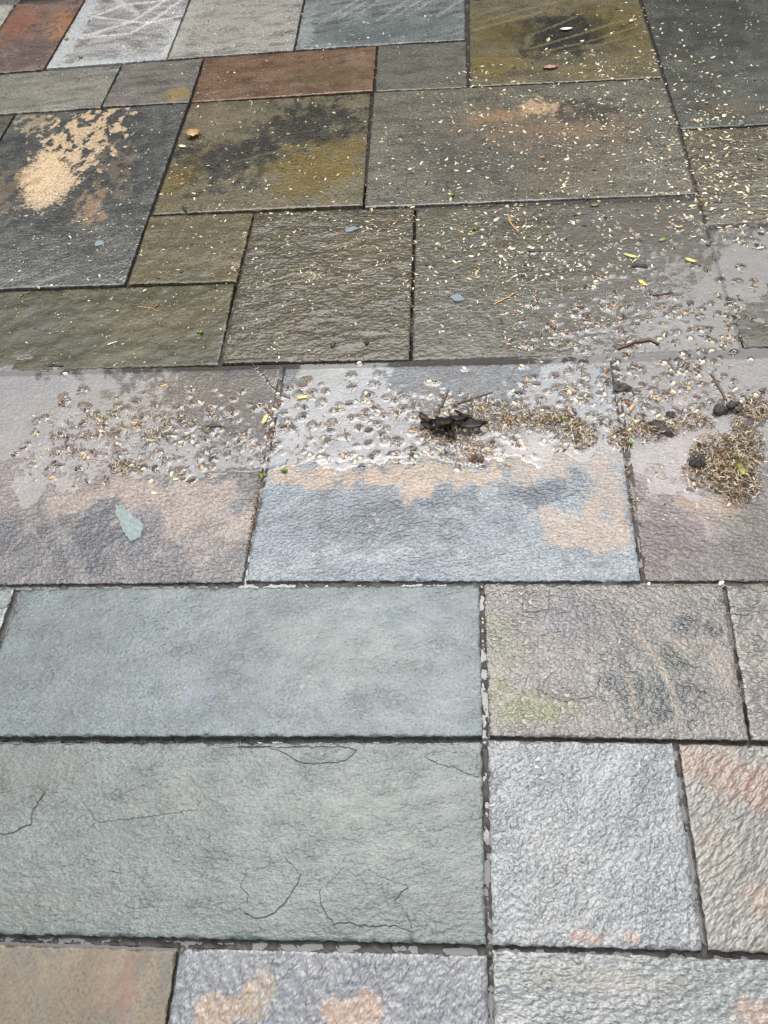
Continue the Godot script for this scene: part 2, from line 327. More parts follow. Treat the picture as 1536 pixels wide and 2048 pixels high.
	L([Vector2(-0.901, -1.158), Vector2(-0.850, -1.091), Vector2(-0.793, -0.997)], 0.03, [136, 130, 126], 0.5, "D1")
	L([Vector2(-0.959, -1.145), Vector2(-0.912, -1.098), Vector2(-0.886, -1.066)], 0.007, [150, 142, 136], 0.5, "D1")
	F([-0.201, -1.160, 0.156, 0.086], 0.1, [66, 71, 78], 0.6, 0.5, 0.9, 12.0, "D2")
	F([-0.092, -1.396, 0.365, 0.121], 0.05, [122, 113, 108], 0.75, 0.4, 0.9, 7.0, "D2")
	F([-0.337, -1.264, 0.120, 0.031], 0.05, [166, 146, 126], 0.95, 0.12, 1.0, 16.0, "D2")
	F([-0.121, -1.267, 0.160, 0.036], -0.05, [168, 148, 128], 0.95, 0.12, 1.0, 16.0, "D2")
	F([-0.130, -1.219, 0.036, 0.027], 0.0, [168, 148, 128], 0.95, 0.1, 0.7, 20.0, "D2")
	F([0.134, -1.310, 0.158, 0.054], 0.0, [164, 148, 134], 0.85, 0.25, 1.0, 12.0, "D2")
	F([0.213, -1.116, 0.080, 0.065], 0.2, [170, 150, 132], 0.92, 0.14, 0.8, 14.0, "D2")
	F([0.265, -1.205, 0.040, 0.079], 0.0, [164, 146, 131], 0.8, 0.25, 0.8, 14.0, "D2")
	F([0.129, -1.214, 0.051, 0.029], 0.2, [66, 74, 82], 0.7, 0.3, 1.0, 16.0, "D2")
	F([-0.237, -1.400, 0.090, 0.040], 0.2, [64, 70, 78], 0.6, 0.4, 1.2, 14.0, "D2")
	F([-0.364, -1.548, 0.083, 0.050], 0.0, [92, 84, 62], 0.6, 0.4, 1.0, 12.0, "D2")
	F([0.450, -1.281, 0.151, 0.137], 0.0, [166, 152, 145], 0.8, 0.35, 0.7, 8.0, "D3")
	F([0.363, -1.078, 0.057, 0.072], 0.0, [96, 80, 80], 0.7, 0.5, 1.0, 14.0, "D3")
	F([0.530, -1.112, 0.066, 0.061], 0.2, [92, 88, 74], 0.6, 0.5, 1.0, 10.0, "D3")
	F([0.473, -1.175, 0.058, 0.025], -0.1, [158, 134, 112], 0.7, 0.3, 1.0, 12.0, "D3")
	# mossy, patched stone on the right
	F([0.108, -0.718, 0.057, 0.028], 0.0, [104, 104, 44], 1.00, 0.15, 0.7, 26.0, "C2")
	F([0.035, -0.744, 0.021, 0.058], 0.0, [112, 112, 64], 0.75, 0.4, 1.2, 26.0, "C2")
	F([0.047, -0.855, 0.026, 0.042], 0.0, [116, 116, 72], 0.62, 0.4, 1.4, 26.0, "C2")
	F([0.168, -0.897, 0.055, 0.047], 0.0, [84, 76, 84], 0.81, 0.4, 1.1, 22.0, "C2")
	F([0.249, -0.804, 0.035, 0.070], 0.2, [70, 70, 66], 0.81, 0.25, 1.3, 30.0, "C2")
	F([0.319, -0.742, 0.056, 0.047], 0.2, [38, 43, 39], 1.00, 0.12, 1.1, 30.0, "C2")
	F([0.269, -0.746, 0.031, 0.043], 0.2, [42, 46, 41], 1.00, 0.15, 1.2, 30.0, "C2")
	F([0.334, -0.820, 0.037, 0.032], 0.5, [52, 58, 32], 1.00, 0.12, 0.9, 30.0, "C2")
	F([0.376, -0.889, 0.023, 0.021], 0.0, [36, 40, 38], 1.00, 0.12, 0.8, 30.0, "C2")
	F([0.421, -0.878, 0.013, 0.025], 0.0, [40, 44, 42], 1.00, 0.12, 0.8, 30.0, "C2")
	F([0.407, -0.935, 0.045, 0.013], 0.0, [72, 74, 62], 0.75, 0.15, 1.6, 36.0, "C2")
	F([0.232, -0.902, 0.042, 0.024], 0.2, [76, 76, 66], 0.75, 0.2, 1.4, 30.0, "C2")
	F([0.424, -0.815, 0.019, 0.060], 0.0, [140, 124, 106], 0.75, 0.3, 1.0, 26.0, "C2")
	L([Vector2(0.284, -0.887), Vector2(0.325, -0.785), Vector2(0.338, -0.695)], 0.013, [150, 134, 112], 0.85, "C2")
	L([Vector2(0.260, -0.785), Vector2(0.264, -0.708)], 0.014, [150, 134, 112], 0.85, "C2")
	L([Vector2(0.350, -0.845), Vector2(0.431, -0.861)], 0.012, [146, 130, 108], 0.7, "C2")
	L([Vector2(0.319, -0.876), Vector2(0.383, -0.830)], 0.010, [146, 130, 108], 0.7, "C2")
	L([Vector2(0.022, -0.725), Vector2(0.111, -0.784), Vector2(0.157, -0.814)], 0.012, [146, 136, 124], 0.7, "C2")
	L([Vector2(0.053, -0.744), Vector2(0.164, -0.726)], 0.008, [146, 136, 124], 0.6, "C2")
	F([0.497, -0.934, 0.027, 0.032], 0.0, [70, 68, 58], 0.7, 0.15, 1.4, 34.0, "C3")
	F([0.489, -0.845, 0.012, 0.026], 0.0, [66, 68, 56], 0.7, 0.15, 1.2, 34.0, "C3")
	F([0.480, -0.729, 0.025, 0.046], 0.0, [98, 86, 90], 0.5, 0.4, 1.0, 16.0, "C3")
	# near stones
	F([-0.793, -0.809, 0.129, 0.139], 0.0, [88, 96, 94], 0.45, 0.5, 1.3, 12.0, "C1")
	F([-0.438, -0.832, 0.057, 0.170], 0.0, [84, 95, 95], 0.45, 0.4, 0.9, 9.0, "C1")
	F([-0.506, -0.729, 0.028, 0.024], 0.0, [110, 122, 140], 0.5, 0.5, 0.9, 14.0, "C1")
	F([-0.240, -0.843, 0.113, 0.063], 0.1, [122, 134, 124], 0.45, 0.5, 1.3, 16.0, "C1")
	F([-0.121, -0.919, 0.105, 0.044], 0.1, [110, 124, 134], 0.5, 0.5, 1.0, 10.0, "C1")
	F([-0.785, -0.584, 0.100, 0.054], 0.1, [104, 98, 86], 0.5, 0.5, 1.0, 12.0, "B1")
	F([-0.682, -0.378, 0.091, 0.023], 0.1, [100, 94, 80], 0.45, 0.5, 1.1, 14.0, "B1")
	F([-0.518, -0.553, 0.078, 0.031], 0.1, [112, 112, 94], 0.4, 0.5, 1.0, 12.0, "B1")
	F([-0.216, -0.525, 0.133, 0.050], 0.1, [122, 134, 120], 0.4, 0.5, 1.3, 18.0, "B1")
	F([-0.312, -0.352, 0.117, 0.029], 0.1, [80, 92, 88], 0.4, 0.5, 0.8, 10.0, "B1")
	F([0.159, -0.352, 0.026, 0.011], 0.0, [150, 118, 100], 0.85, 0.12, 0.7, 24.0, "B2")
	F([0.210, -0.356, 0.019, 0.010], 0.0, [150, 118, 100], 0.8, 0.12, 0.7, 24.0, "B2")
	F([0.390, -0.613, 0.080, 0.039], -0.6, [128, 96, 74], 0.75, 0.4, 0.9, 12.0, "B3")
	F([0.447, -0.580, 0.031, 0.033], -0.4, [120, 84, 62], 0.75, 0.4, 0.9, 12.0, "B3")
	F([0.413, -0.417, 0.029, 0.019], -0.4, [128, 100, 78], 0.7, 0.4, 0.9, 14.0, "B3")
	F([0.355, -0.490, 0.023, 0.046], -0.2, [116, 100, 80], 0.5, 0.5, 1.0, 14.0, "B3")
	F([-0.530, -0.264, 0.014, 0.037], 0.05, [142, 76, 46], 0.7, 0.7, 0.9, 24.0, "A1")
	F([-0.557, -0.273, 0.031, 0.041], 0.05, [140, 108, 70], 0.6, 0.5, 0.9, 16.0, "A1")
	F([-0.673, -0.262, 0.055, 0.034], 0.05, [128, 112, 80], 0.5, 0.6, 0.9, 14.0, "A1")
	F([-0.387, -0.236, 0.053, 0.022], 0.3, [158, 126, 92], 0.75, 0.3, 1.1, 18.0, "A2")
	F([-0.331, -0.265, 0.021, 0.024], 0.6, [150, 122, 92], 0.6, 0.4, 0.9, 18.0, "A2")
	F([-0.183, -0.240, 0.048, 0.022], 0.0, [160, 124, 96], 0.85, 0.15, 0.8, 20.0, "A2")
	F([0.383, -0.259, 0.027, 0.019], 0.0, [150, 120, 100], 0.8, 0.3, 0.9, 18.0, "A3")
	F([0.169, -0.299, 0.115, 0.013], 0.0, [132, 118, 98], 0.35, 0.5, 1.3, 20.0, "A3")
	# hollows that hold the water: x, z, rx, rz, depth mm
	dips = [[-0.707, -1.399, 0.189, 0.140, 4.2], [-0.525, -1.348, 0.103, 0.090, 3.0], [-0.282, -1.402, 0.181, 0.107, 3.4], [-1.072, -1.718, 0.188, 0.076, 2.0], [0.452, -2.048, 0.150, 0.105, 1.2], [0.298, -1.744, 0.235, 0.108, 1.8], [0.151, -1.247, 0.093, 0.041, 1.6], [0.485, -1.188, 0.126, 0.051, 2.0], [-0.535, -1.579, 0.086, 0.034, -2.0], [-0.974, -1.214, 0.104, 0.084, 2.2]]
	for s in stones:
		for d in dips:
			if d[0] + 3 * d[2] > s.x0 and d[0] - 3 * d[2] < s.x1 and d[1] + 3 * d[3] > s.z0 and d[1] - 3 * d[3] < s.z1:
				s.dips.append(d)

func stone_y(s: Stone, x: float, z: float) -> float:
	var u := clampf((x - s.x0) / (s.x1 - s.x0), 0, 1)
	var v := clampf((z - s.z0) / (s.z1 - s.z0), 0, 1)
	var y := lerpf(lerpf(s.h[0], s.h[1], u), lerpf(s.h[3], s.h[2], u), v)
	for d in s.dips:
		var a: float = (x - d[0]) / d[2]
		var b: float = (z - d[1]) / d[3]
		y -= d[4] * exp(-a * a - b * b)
	y += s.amp * 1.6 * n_macro.get_noise_2d(x + s.off.x * 7.0, z)
	var ca := cos(s.dir)
	var sa := sin(s.dir)
	y += s.cleft * n_ridge.get_noise_2d((x * ca - z * sa) * 0.35 + s.off.y * 9.0, x * sa + z * ca)
	if s.grit > 0.0: y += s.grit * n_blot.get_noise_2d(x * 1.3, z * 1.3 + s.off.x * 3.0)
	return y * 0.001

func stone_at(x: float, z: float) -> Stone:
	for s in stones:
		if x > s.x0 and x < s.x1 and z > s.z0 and z < s.z1:
			return s
	return null

func surface_y(x: float, z: float) -> float:
	var s := stone_at(x, z)
	return stone_y(s, x, z) if s else -0.012

# colour of one stone, computed over its own rectangle
func colour_stone(i: int) -> void:
	var s := stones[i]
	var w := int(ceil((s.x1 - s.x0) / s.res))
	var h := int(ceil((s.z1 - s.z0) / s.res))
	var px := PackedFloat32Array()
	px.resize(w * h * 3)
	var c0 := s.cols[0]
	var c1 := s.cols[1]
	var c2 := s.cols[2]
	var ca := cos(s.dir)
	var sa := sin(s.dir)
	var ox := s.off.x * 13.0
	var oz := s.off.y * 17.0
	var k := 0
	for j in h:
		var z := s.z0 + (j + 0.5) * s.res
		for ii in w:
			var x := s.x0 + (ii + 0.5) * s.res
			var a := x * ca - z * sa
			var b := x * sa + z * ca
			var n1 := n_macro.get_noise_2d(a * 0.7 + ox, b * 1.5 + oz)
			var n2 := n_blot.get_noise_2d(a * 0.8 + oz, b * 1.9 + ox)
			var n3 := n_fine.get_noise_2d(x + ox, z)
			var t := clampf(0.5 + n1 * 1.6 + n2 * 0.7, 0, 1)
			var m := clampf((n2 - 0.08 + n3 * 0.16) * 4.0, 0, 1) * s.stain
			var g := 1.0 + s.mott * (0.17 * n3 + 0.16 * n2)
			if n3 < -0.42: g *= 0.72
			px[k] = lerpf(lerpf(c0.r, c1.r, t), c2.r, m) * g
			px[k + 1] = lerpf(lerpf(c0.g, c1.g, t), c2.g, m) * g
			px[k + 2] = lerpf(lerpf(c0.b, c1.b, t), c2.b, m) * g
			k += 3
	for f in features:
		if f[10] != "" and f[10] != s.key: continue
		var reach: float = maxf(f[2], f[3]) * (1.0 + f[7] + minf(f[8], 1.2) * 0.6)
		var fi0 := maxi(0, int((f[0] - reach - s.x0) / s.res))
		var fi1 := mini(w, int((f[0] + reach - s.x0) / s.res))
		var fj0 := maxi(0, int((f[1] - reach - s.z0) / s.res))
		var fj1 := mini(h, int((f[1] + reach - s.z0) / s.res))
		if fi1 <= fi0 or fj1 <= fj0: continue
		var ft := cos(f[4])
		var fs := sin(f[4])
		var fx: float = f[0]
		var fz: float = f[1]
		var rx: float = f[2]
		var rz: float = f[3]
		var col: Color = f[5]
		var st: float = f[6]
		var so: float = f[7]
		var rag: float = f[8]
		var fq: float = f[9] / 9.0
		for j in range(fj0, fj1):
			var z := s.z0 + (j + 0.5) * s.res
			for ii in range(fi0, fi1):
				var x := s.x0 + (ii + 0.5) * s.res
				var du := ((x - fx) * ft - (z - fz) * fs) / rx
				var dv := ((x - fx) * fs + (z - fz) * ft) / rz
				var d := sqrt(du * du + dv * dv)
				if d > 1.9 + so: continue
				var n := n_blot.get_noise_2d(x * fq + fx * 5.0, z * fq * 0.75 + st * 7.0)
				var ng := n_fine.get_noise_2d(x * 0.55 + 3.0, z * 0.55)
				d += rag * n * 1.3 + 0.42 * ng
				var a := clampf((1.0 + so - d) / (2.0 * so), 0, 1)
				if a <= 0.0: continue
				a = a * a * (3.0 - 2.0 * a) * st * clampf(0.9 + 0.55 * ng, 0.35, 1.0)
				var n3 := 1.0 + 0.16 * n_fine.get_noise_2d(x, z + fx)
				var q := (j * w + ii) * 3
				px[q] = lerpf(px[q], col.r * n3, a)
				px[q + 1] = lerpf(px[q + 1], col.g * n3, a)
				px[q + 2] = lerpf(px[q + 2], col.b * n3, a)
	for f in strokes:
		if f[4] != s.key: continue
		var pts: PackedVector2Array = f[0]
		for e in pts.size() - 1:
			var pa := pts[e]
			var pb := pts[e + 1]
			var wd: float = f[1]
			var fi0 := maxi(0, int((minf(pa.x, pb.x) - wd * 2 - s.x0) / s.res))
			var fi1 := mini(w, int((maxf(pa.x, pb.x) + wd * 2 - s.x0) / s.res))
			var fj0 := maxi(0, int((minf(pa.y, pb.y) - wd * 2 - s.z0) / s.res))
			var fj1 := mini(h, int((maxf(pa.y, pb.y) + wd * 2 - s.z0) / s.res))
			for j in range(fj0, fj1):
				var z := s.z0 + (j + 0.5) * s.res
				for ii in range(fi0, fi1):
					var x := s.x0 + (ii + 0.5) * s.res
					var pp := Vector2(x, z)
					var near := Geometry2D.get_closest_point_to_segment(pp, pa, pb)
					var d := pp.distance_to(near) / wd * 2.0 + 1.1 * n_blot.get_noise_2d(x * 4.0, z * 4.0)
					var a: float = clampf((1.15 - d) / 0.5, 0, 1) * f[3] * clampf(0.9 + 0.9 * n_fine.get_noise_2d(x * 0.6, z * 0.6), 0.2, 1.0)
					if a <= 0.0: continue
					var q := (j * w + ii) * 3
					var col: Color = f[2]
					px[q] = lerpf(px[q], col.r, a)
					px[q + 1] = lerpf(px[q + 1], col.g, a)
					px[q + 2] = lerpf(px[q + 2], col.b, a)
	var by := PackedByteArray()
	by.resize(w * h * 3)
	for n in w * h * 3:
		by[n] = clampi(int(px[n] * 255.0), 0, 255)
	stone_images[i] = Image.create_from_data(w, h, false, Image.FORMAT_RGB8, by)

func tile_noise(sd: int, period: float, kind: int, octaves := 3, ridged := false) -> PackedByteArray:
	var n := FastNoiseLite.new()
	n.seed = sd
	n.noise_type = kind as FastNoiseLite.NoiseType
	n.frequency = 1.0 / period
	n.fractal_octaves = octaves
	if octaves <= 1: n.fractal_type = FastNoiseLite.FRACTAL_NONE
	elif ridged: n.fractal_type = FastNoiseLite.FRACTAL_RIDGED
	if kind == FastNoiseLite.TYPE_CELLULAR:
		n.cellular_return_type = FastNoiseLite.RETURN_DISTANCE
	n.domain_warp_enabled = true
	n.domain_warp_amplitude = period * 0.5
	n.domain_warp_frequency = 0.6 / period
	var im := n.get_seamless_image(640, 640)
	im.convert(Image.FORMAT_L8)
	return im.get_data()

var relief_tiles: Array[ImageTexture] = []
var rough_tiles: Array[ImageTexture] = []
var grain_tile: ImageTexture

func make_tiles() -> void:
	var sm := FastNoiseLite.TYPE_SIMPLEX_SMOOTH
	var fine := tile_noise(1, 4.2, sm, 2)
	var mid := tile_noise(2, 11.0, sm, 3)
	var broad := tile_noise(3, 70.0, sm, 3)
	var ridge := tile_noise(4, 26.0, sm, 3, true)
	var cells := tile_noise(5, 9.0, FastNoiseLite.TYPE_CELLULAR, 1)
	var N := 640 * 640
	for t in 3:
		var hb := PackedFloat32Array()
		hb.resize(N)
		var rb := PackedByteArray()
		rb.resize(N)
		for i in N:
			var a := fine[i] / 255.0
			var m := mid[i] / 255.0
			var b := broad[i] / 255.0
			var r := ridge[i] / 255.0
			var h := 0.0
			if t == 0:
				h = 0.24 * a + 0.58 * m * (0.45 + 1.1 * b) + 0.12 * r
			elif t == 1:
				h = 0.12 * a + 0.44 * m * (0.4 + 1.2 * b) + 0.30 * (1.0 - cells[i] / 255.0) * (0.2 + b) + 0.06 * r
			else:
				h = 0.16 * a + 0.40 * m * (0.25 + 1.3 * b * b) + 0.35 * r * b
			# water lies flat in the low places
			var film := (0.30 if t < 2 else 0.20) + 0.42 * (b - 0.42)
			var wet := clampf((film - h) * 14.0, 0, 1)
			hb[i] = maxf(h, film) if wet > 0.0 else h
			rb[i] = int(255.0 * clampf(lerpf(0.74 + 0.36 * (a - 0.5) + 0.2 * (b - 0.5), 0.34 if t < 2 else 0.56, wet), 0, 1))
		relief_tiles.append(ImageTexture.create_from_image(Image.create_from_data(640, 640, false, Image.FORMAT_RF, hb.to_byte_array())))
		rough_tiles.append(ImageTexture.create_from_image(Image.create_from_data(640, 640, false, Image.FORMAT_L8, rb)))
	var gb := PackedByteArray()
	gb.resize(N)
	for i in N:
		gb[i] = clampi(218 + int((fine[i] - 128) * 0.28 + (mid[i] - 128) * 0.22), 120, 255)
	grain_tile = ImageTexture.create_from_image(Image.create_from_data(640, 640, false, Image.FORMAT_L8, gb))

func rows(length: float, step: float) -> PackedFloat32Array:
	var r := PackedFloat32Array([0.0, 0.0018 / length, 0.006 / length])
	var n := maxi(2, int((length - 0.012) / step))
	for i in range(1, n):
		r.append(lerpf(0.006, length - 0.006, float(i) / n) / length)
	r.append_array(PackedFloat32Array([1.0 - 0.006 / length, 1.0 - 0.0018 / length, 1.0]))
	return r

func stone_mesh(s: Stone) -> ArrayMesh:
	var us := rows(s.x1 - s.x0, s.step)
	var vs := rows(s.z1 - s.z0, s.step)
	var nu := us.size()
	var nv := vs.size()
	var P := PackedVector3Array()
	P.resize(nu * nv)
	for j in nv:
		for i in nu:
			var p := s.q[0].lerp(s.q[1], us[i]).lerp(s.q[3].lerp(s.q[2], us[i]), vs[j])
			var ei := mini(i, nu - 1 - i)
			var ej := mini(j, nv - 1 - j)
			var e := mini(ei, ej)
			var drop := 0.0
			var wob := n_edge.get_noise_2d(p.x + s.off.x * 5.0, p.y)
			if e == 0:
				drop = 0.0011 + maxf(0.0, wob - 0.15) * 0.010
			elif e == 1:
				drop = 0.0001 + maxf(0.0, wob - 0.25) * 0.007
			if e == 0:
				var o := 0.0022 * n_edge.get_noise_2d(p.x * 2.0 + 4.0, p.y * 2.0 + s.off.y * 9.0)
				if ei == 0: p.x += o
				if ej == 0: p.y += o
			P[j * nu + i] = Vector3(p.x, stone_y(s, p.x, p.y) - drop, p.y)
	var Nn := PackedVector3Array()
	Nn.resize(nu * nv)
	var U := PackedVector2Array()
	U.resize(nu * nv)
	var U2 := PackedVector2Array()
	U2.resize(nu * nv)
	for j in nv:
		for i in nu:
			var k := j * nu + i
			var dx := P[j * nu + mini(i + 1, nu - 1)] - P[j * nu + maxi(i - 1, 0)]
			var dz := P[mini(j + 1, nv - 1) * nu + i] - P[maxi(j - 1, 0) * nu + i]
			Nn[k] = dz.cross(dx).normalized()
			U[k] = tile_uv(s, P[k].x, P[k].z)
			U2[k] = Vector2((P[k].x - s.x0) / (s.x1 - s.x0), (P[k].z - s.z0) / (s.z1 - s.z0))
	var I := PackedInt32Array()
	for j in nv - 1:
		for i in nu - 1:
			var a := j * nu + i
			I.append_array(PackedInt32Array([a, a + 1, a + nu + 1, a, a + nu + 1, a + nu]))
	# sides down to the bed
	var ring := PackedInt32Array()
	for i in nu: ring.append(i)
	for j in range(1, nv): ring.append(j * nu + nu - 1)
	for i in range(nu - 2, -1, -1): ring.append((nv - 1) * nu + i)
	for j in range(nv - 2, -1, -1): ring.append(j * nu)
	for n in ring.size() - 1:
		var a := P[ring[n]]
		var b := P[ring[n + 1]]
		var nor := Vector3(b.z - a.z, 0, a.x - b.x).normalized()
		var k := P.size()
		for p in [a, b, Vector3(b.x, -0.045, b.z), Vector3(a.x, -0.045, a.z)]:
			P.append(p)
			Nn.append(nor)
			U.append(tile_uv(s, p.x + p.y * 0.7, p.z + p.y * 0.7))
			U2.append(Vector2(clampf((p.x - s.x0) / (s.x1 - s.x0), 0.004, 0.996), clampf((p.z - s.z0) / (s.z1 - s.z0), 0.004, 0.996)))
		I.append_array(PackedInt32Array([k, k + 2, k + 1, k, k + 3, k + 2]))
	return make_mesh(P, Nn, U, U2, I)

func make_mesh(P: PackedVector3Array, Nn: PackedVector3Array, U: Variant, U2: Variant, I: PackedInt32Array) -> ArrayMesh:
	var arr := []
	arr.resize(Mesh.ARRAY_MAX)
	arr[Mesh.ARRAY_VERTEX] = P
	arr[Mesh.ARRAY_NORMAL] = Nn
	if U != null: arr[Mesh.ARRAY_TEX_UV] = U
	if U2 != null: arr[Mesh.ARRAY_TEX_UV2] = U2
	arr[Mesh.ARRAY_INDEX] = I
	var m := ArrayMesh.new()
	m.add_surface_from_arrays(Mesh.PRIMITIVE_TRIANGLES, arr)
	return m

func tile_uv(s: Stone, x: float, z: float) -> Vector2:
	var ca := cos(s.dir)
	var sa := sin(s.dir)
	return Vector2((x * ca - z * sa) * s.aniso, x * sa + z * ca) * s.zoom / WET + s.off

func stone_material(s: Stone, im: Image) -> StandardMaterial3D:
	var m := StandardMaterial3D.new()
	m.albedo_color = Color(s.tone, s.tone, s.tone).linear_to_srgb()
	m.albedo_texture = grain_tile
	m.roughness = s.rough
	m.roughness_texture = rough_tiles[s.tile]
	m.metallic_specular = s.shine
	m.heightmap_enabled = true
	m.heightmap_texture = relief_tiles[s.tile]
	m.heightmap_scale = s.relief
	m.detail_enabled = true
	m.detail_albedo = ImageTexture.create_from_image(im)
	m.detail_blend_mode = BaseMaterial3D.BLEND_MODE_MUL
	m.detail_uv_layer = BaseMaterial3D.DETAIL_UV_2
	return m

func lay_patio() -> void:
	make_tiles()
	stone_images.resize(stones.size())
	var task := WorkerThreadPool.add_group_task(colour_stone, stones.size())
	patio = Node3D.new()
	patio.name = "patio"
	add_child(patio)
	tag(patio, "wet bluestone patio of random rectangular flagstones", "", "", "structure")
	var meshes: Array[ArrayMesh] = []
	for s in stones:
		meshes.append(stone_mesh(s))
	WorkerThreadPool.wait_for_group_task_completion(task)
	for i in stones.size():
		var s := stones[i]
		s.mat = stone_material(s, stone_images[i])
		var o := put(numbered("flagstone"), meshes[i], s.mat, patio)
		slab[s.key] = o

var slab := {}

func by_key(k: String) -> Stone:
	for s in stones:
		if s.key == k: return s
	return null

# split layers of slate that stand proud of a stone, with the stone's own material
func flake(key: String, pts: Array, thick: float, mat: StandardMaterial3D = null) -> void:
	var s := by_key(key)
	var poly := PackedVector2Array()
	# ragged outline between the given corners
	for i in pts.size():
		var a: Vector2 = pts[i]
		var b: Vector2 = pts[(i + 1) % pts.size()]
		var n := maxi(1, int(a.distance_to(b) / 0.006))
		for k in n:
			var p := a.lerp(b, float(k) / n)
			if k > 0:
				var nr := (b - a).normalized().orthogonal()
				p += nr * 0.0045 * n_edge.get_noise_2d(p.x * 3.0, p.y * 3.0)
			poly.append(p)
	if not Geometry2D.is_polygon_clockwise(poly): poly.reverse()
	var c := Vector2.ZERO
	for p in poly: c += p / poly.size()
	var P := PackedVector3Array()
	var U := PackedVector2Array()
	var U2 := PackedVector2Array()
	var tri := Geometry2D.triangulate_polygon(poly)
	var n := poly.size()
	for ringk in 3:
		for p in poly:
			var y := stone_y(s, p.x, p.y)
			var v: Vector2 = p + (p - c).normalized() * [-0.0016, 0.0, 0.0004][ringk]
			var tk := thick
			P.append(Vector3(v.x, y + [tk, tk * 0.5, -0.003][ringk], v.y))
			U.append(tile_uv(s, v.x, v.y))
			U2.append(Vector2((v.x - s.x0) / (s.x1 - s.x0), (v.y - s.z0) / (s.z1 - s.z0)))
	var st := SurfaceTool.new()
	st.begin(Mesh.PRIMITIVE_TRIANGLES)
	var tris := PackedInt32Array(tri)
	for i in n:
		var j := (i + 1) % n
		for r in 2:
			tris.append_array(PackedInt32Array([r * n + i, (r + 1) * n + i, r * n + j, r * n + j, (r + 1) * n + i, (r + 1) * n + j]))
	for t in range(0, tris.size(), 3):
		var a := P[tris[t]]
		var b := P[tris[t + 1]]
		var d := P[tris[t + 2]]
		var nor := (d - a).cross(b - a).normalized()
		var flat := tris[t] < n and tris[t + 1] < n and tris[t + 2] < n
		if flat and nor.y < 0: nor = -nor
		for k in [0, 1, 2]:
			st.set_normal(nor)
			st.set_uv(U[tris[t + k]])
			st.set_uv2(U2[tris[t + k]])
			st.add_vertex(P[tris[t + k]])
	put("surface_flake", st.commit(), mat if mat else s.mat, slab[key])

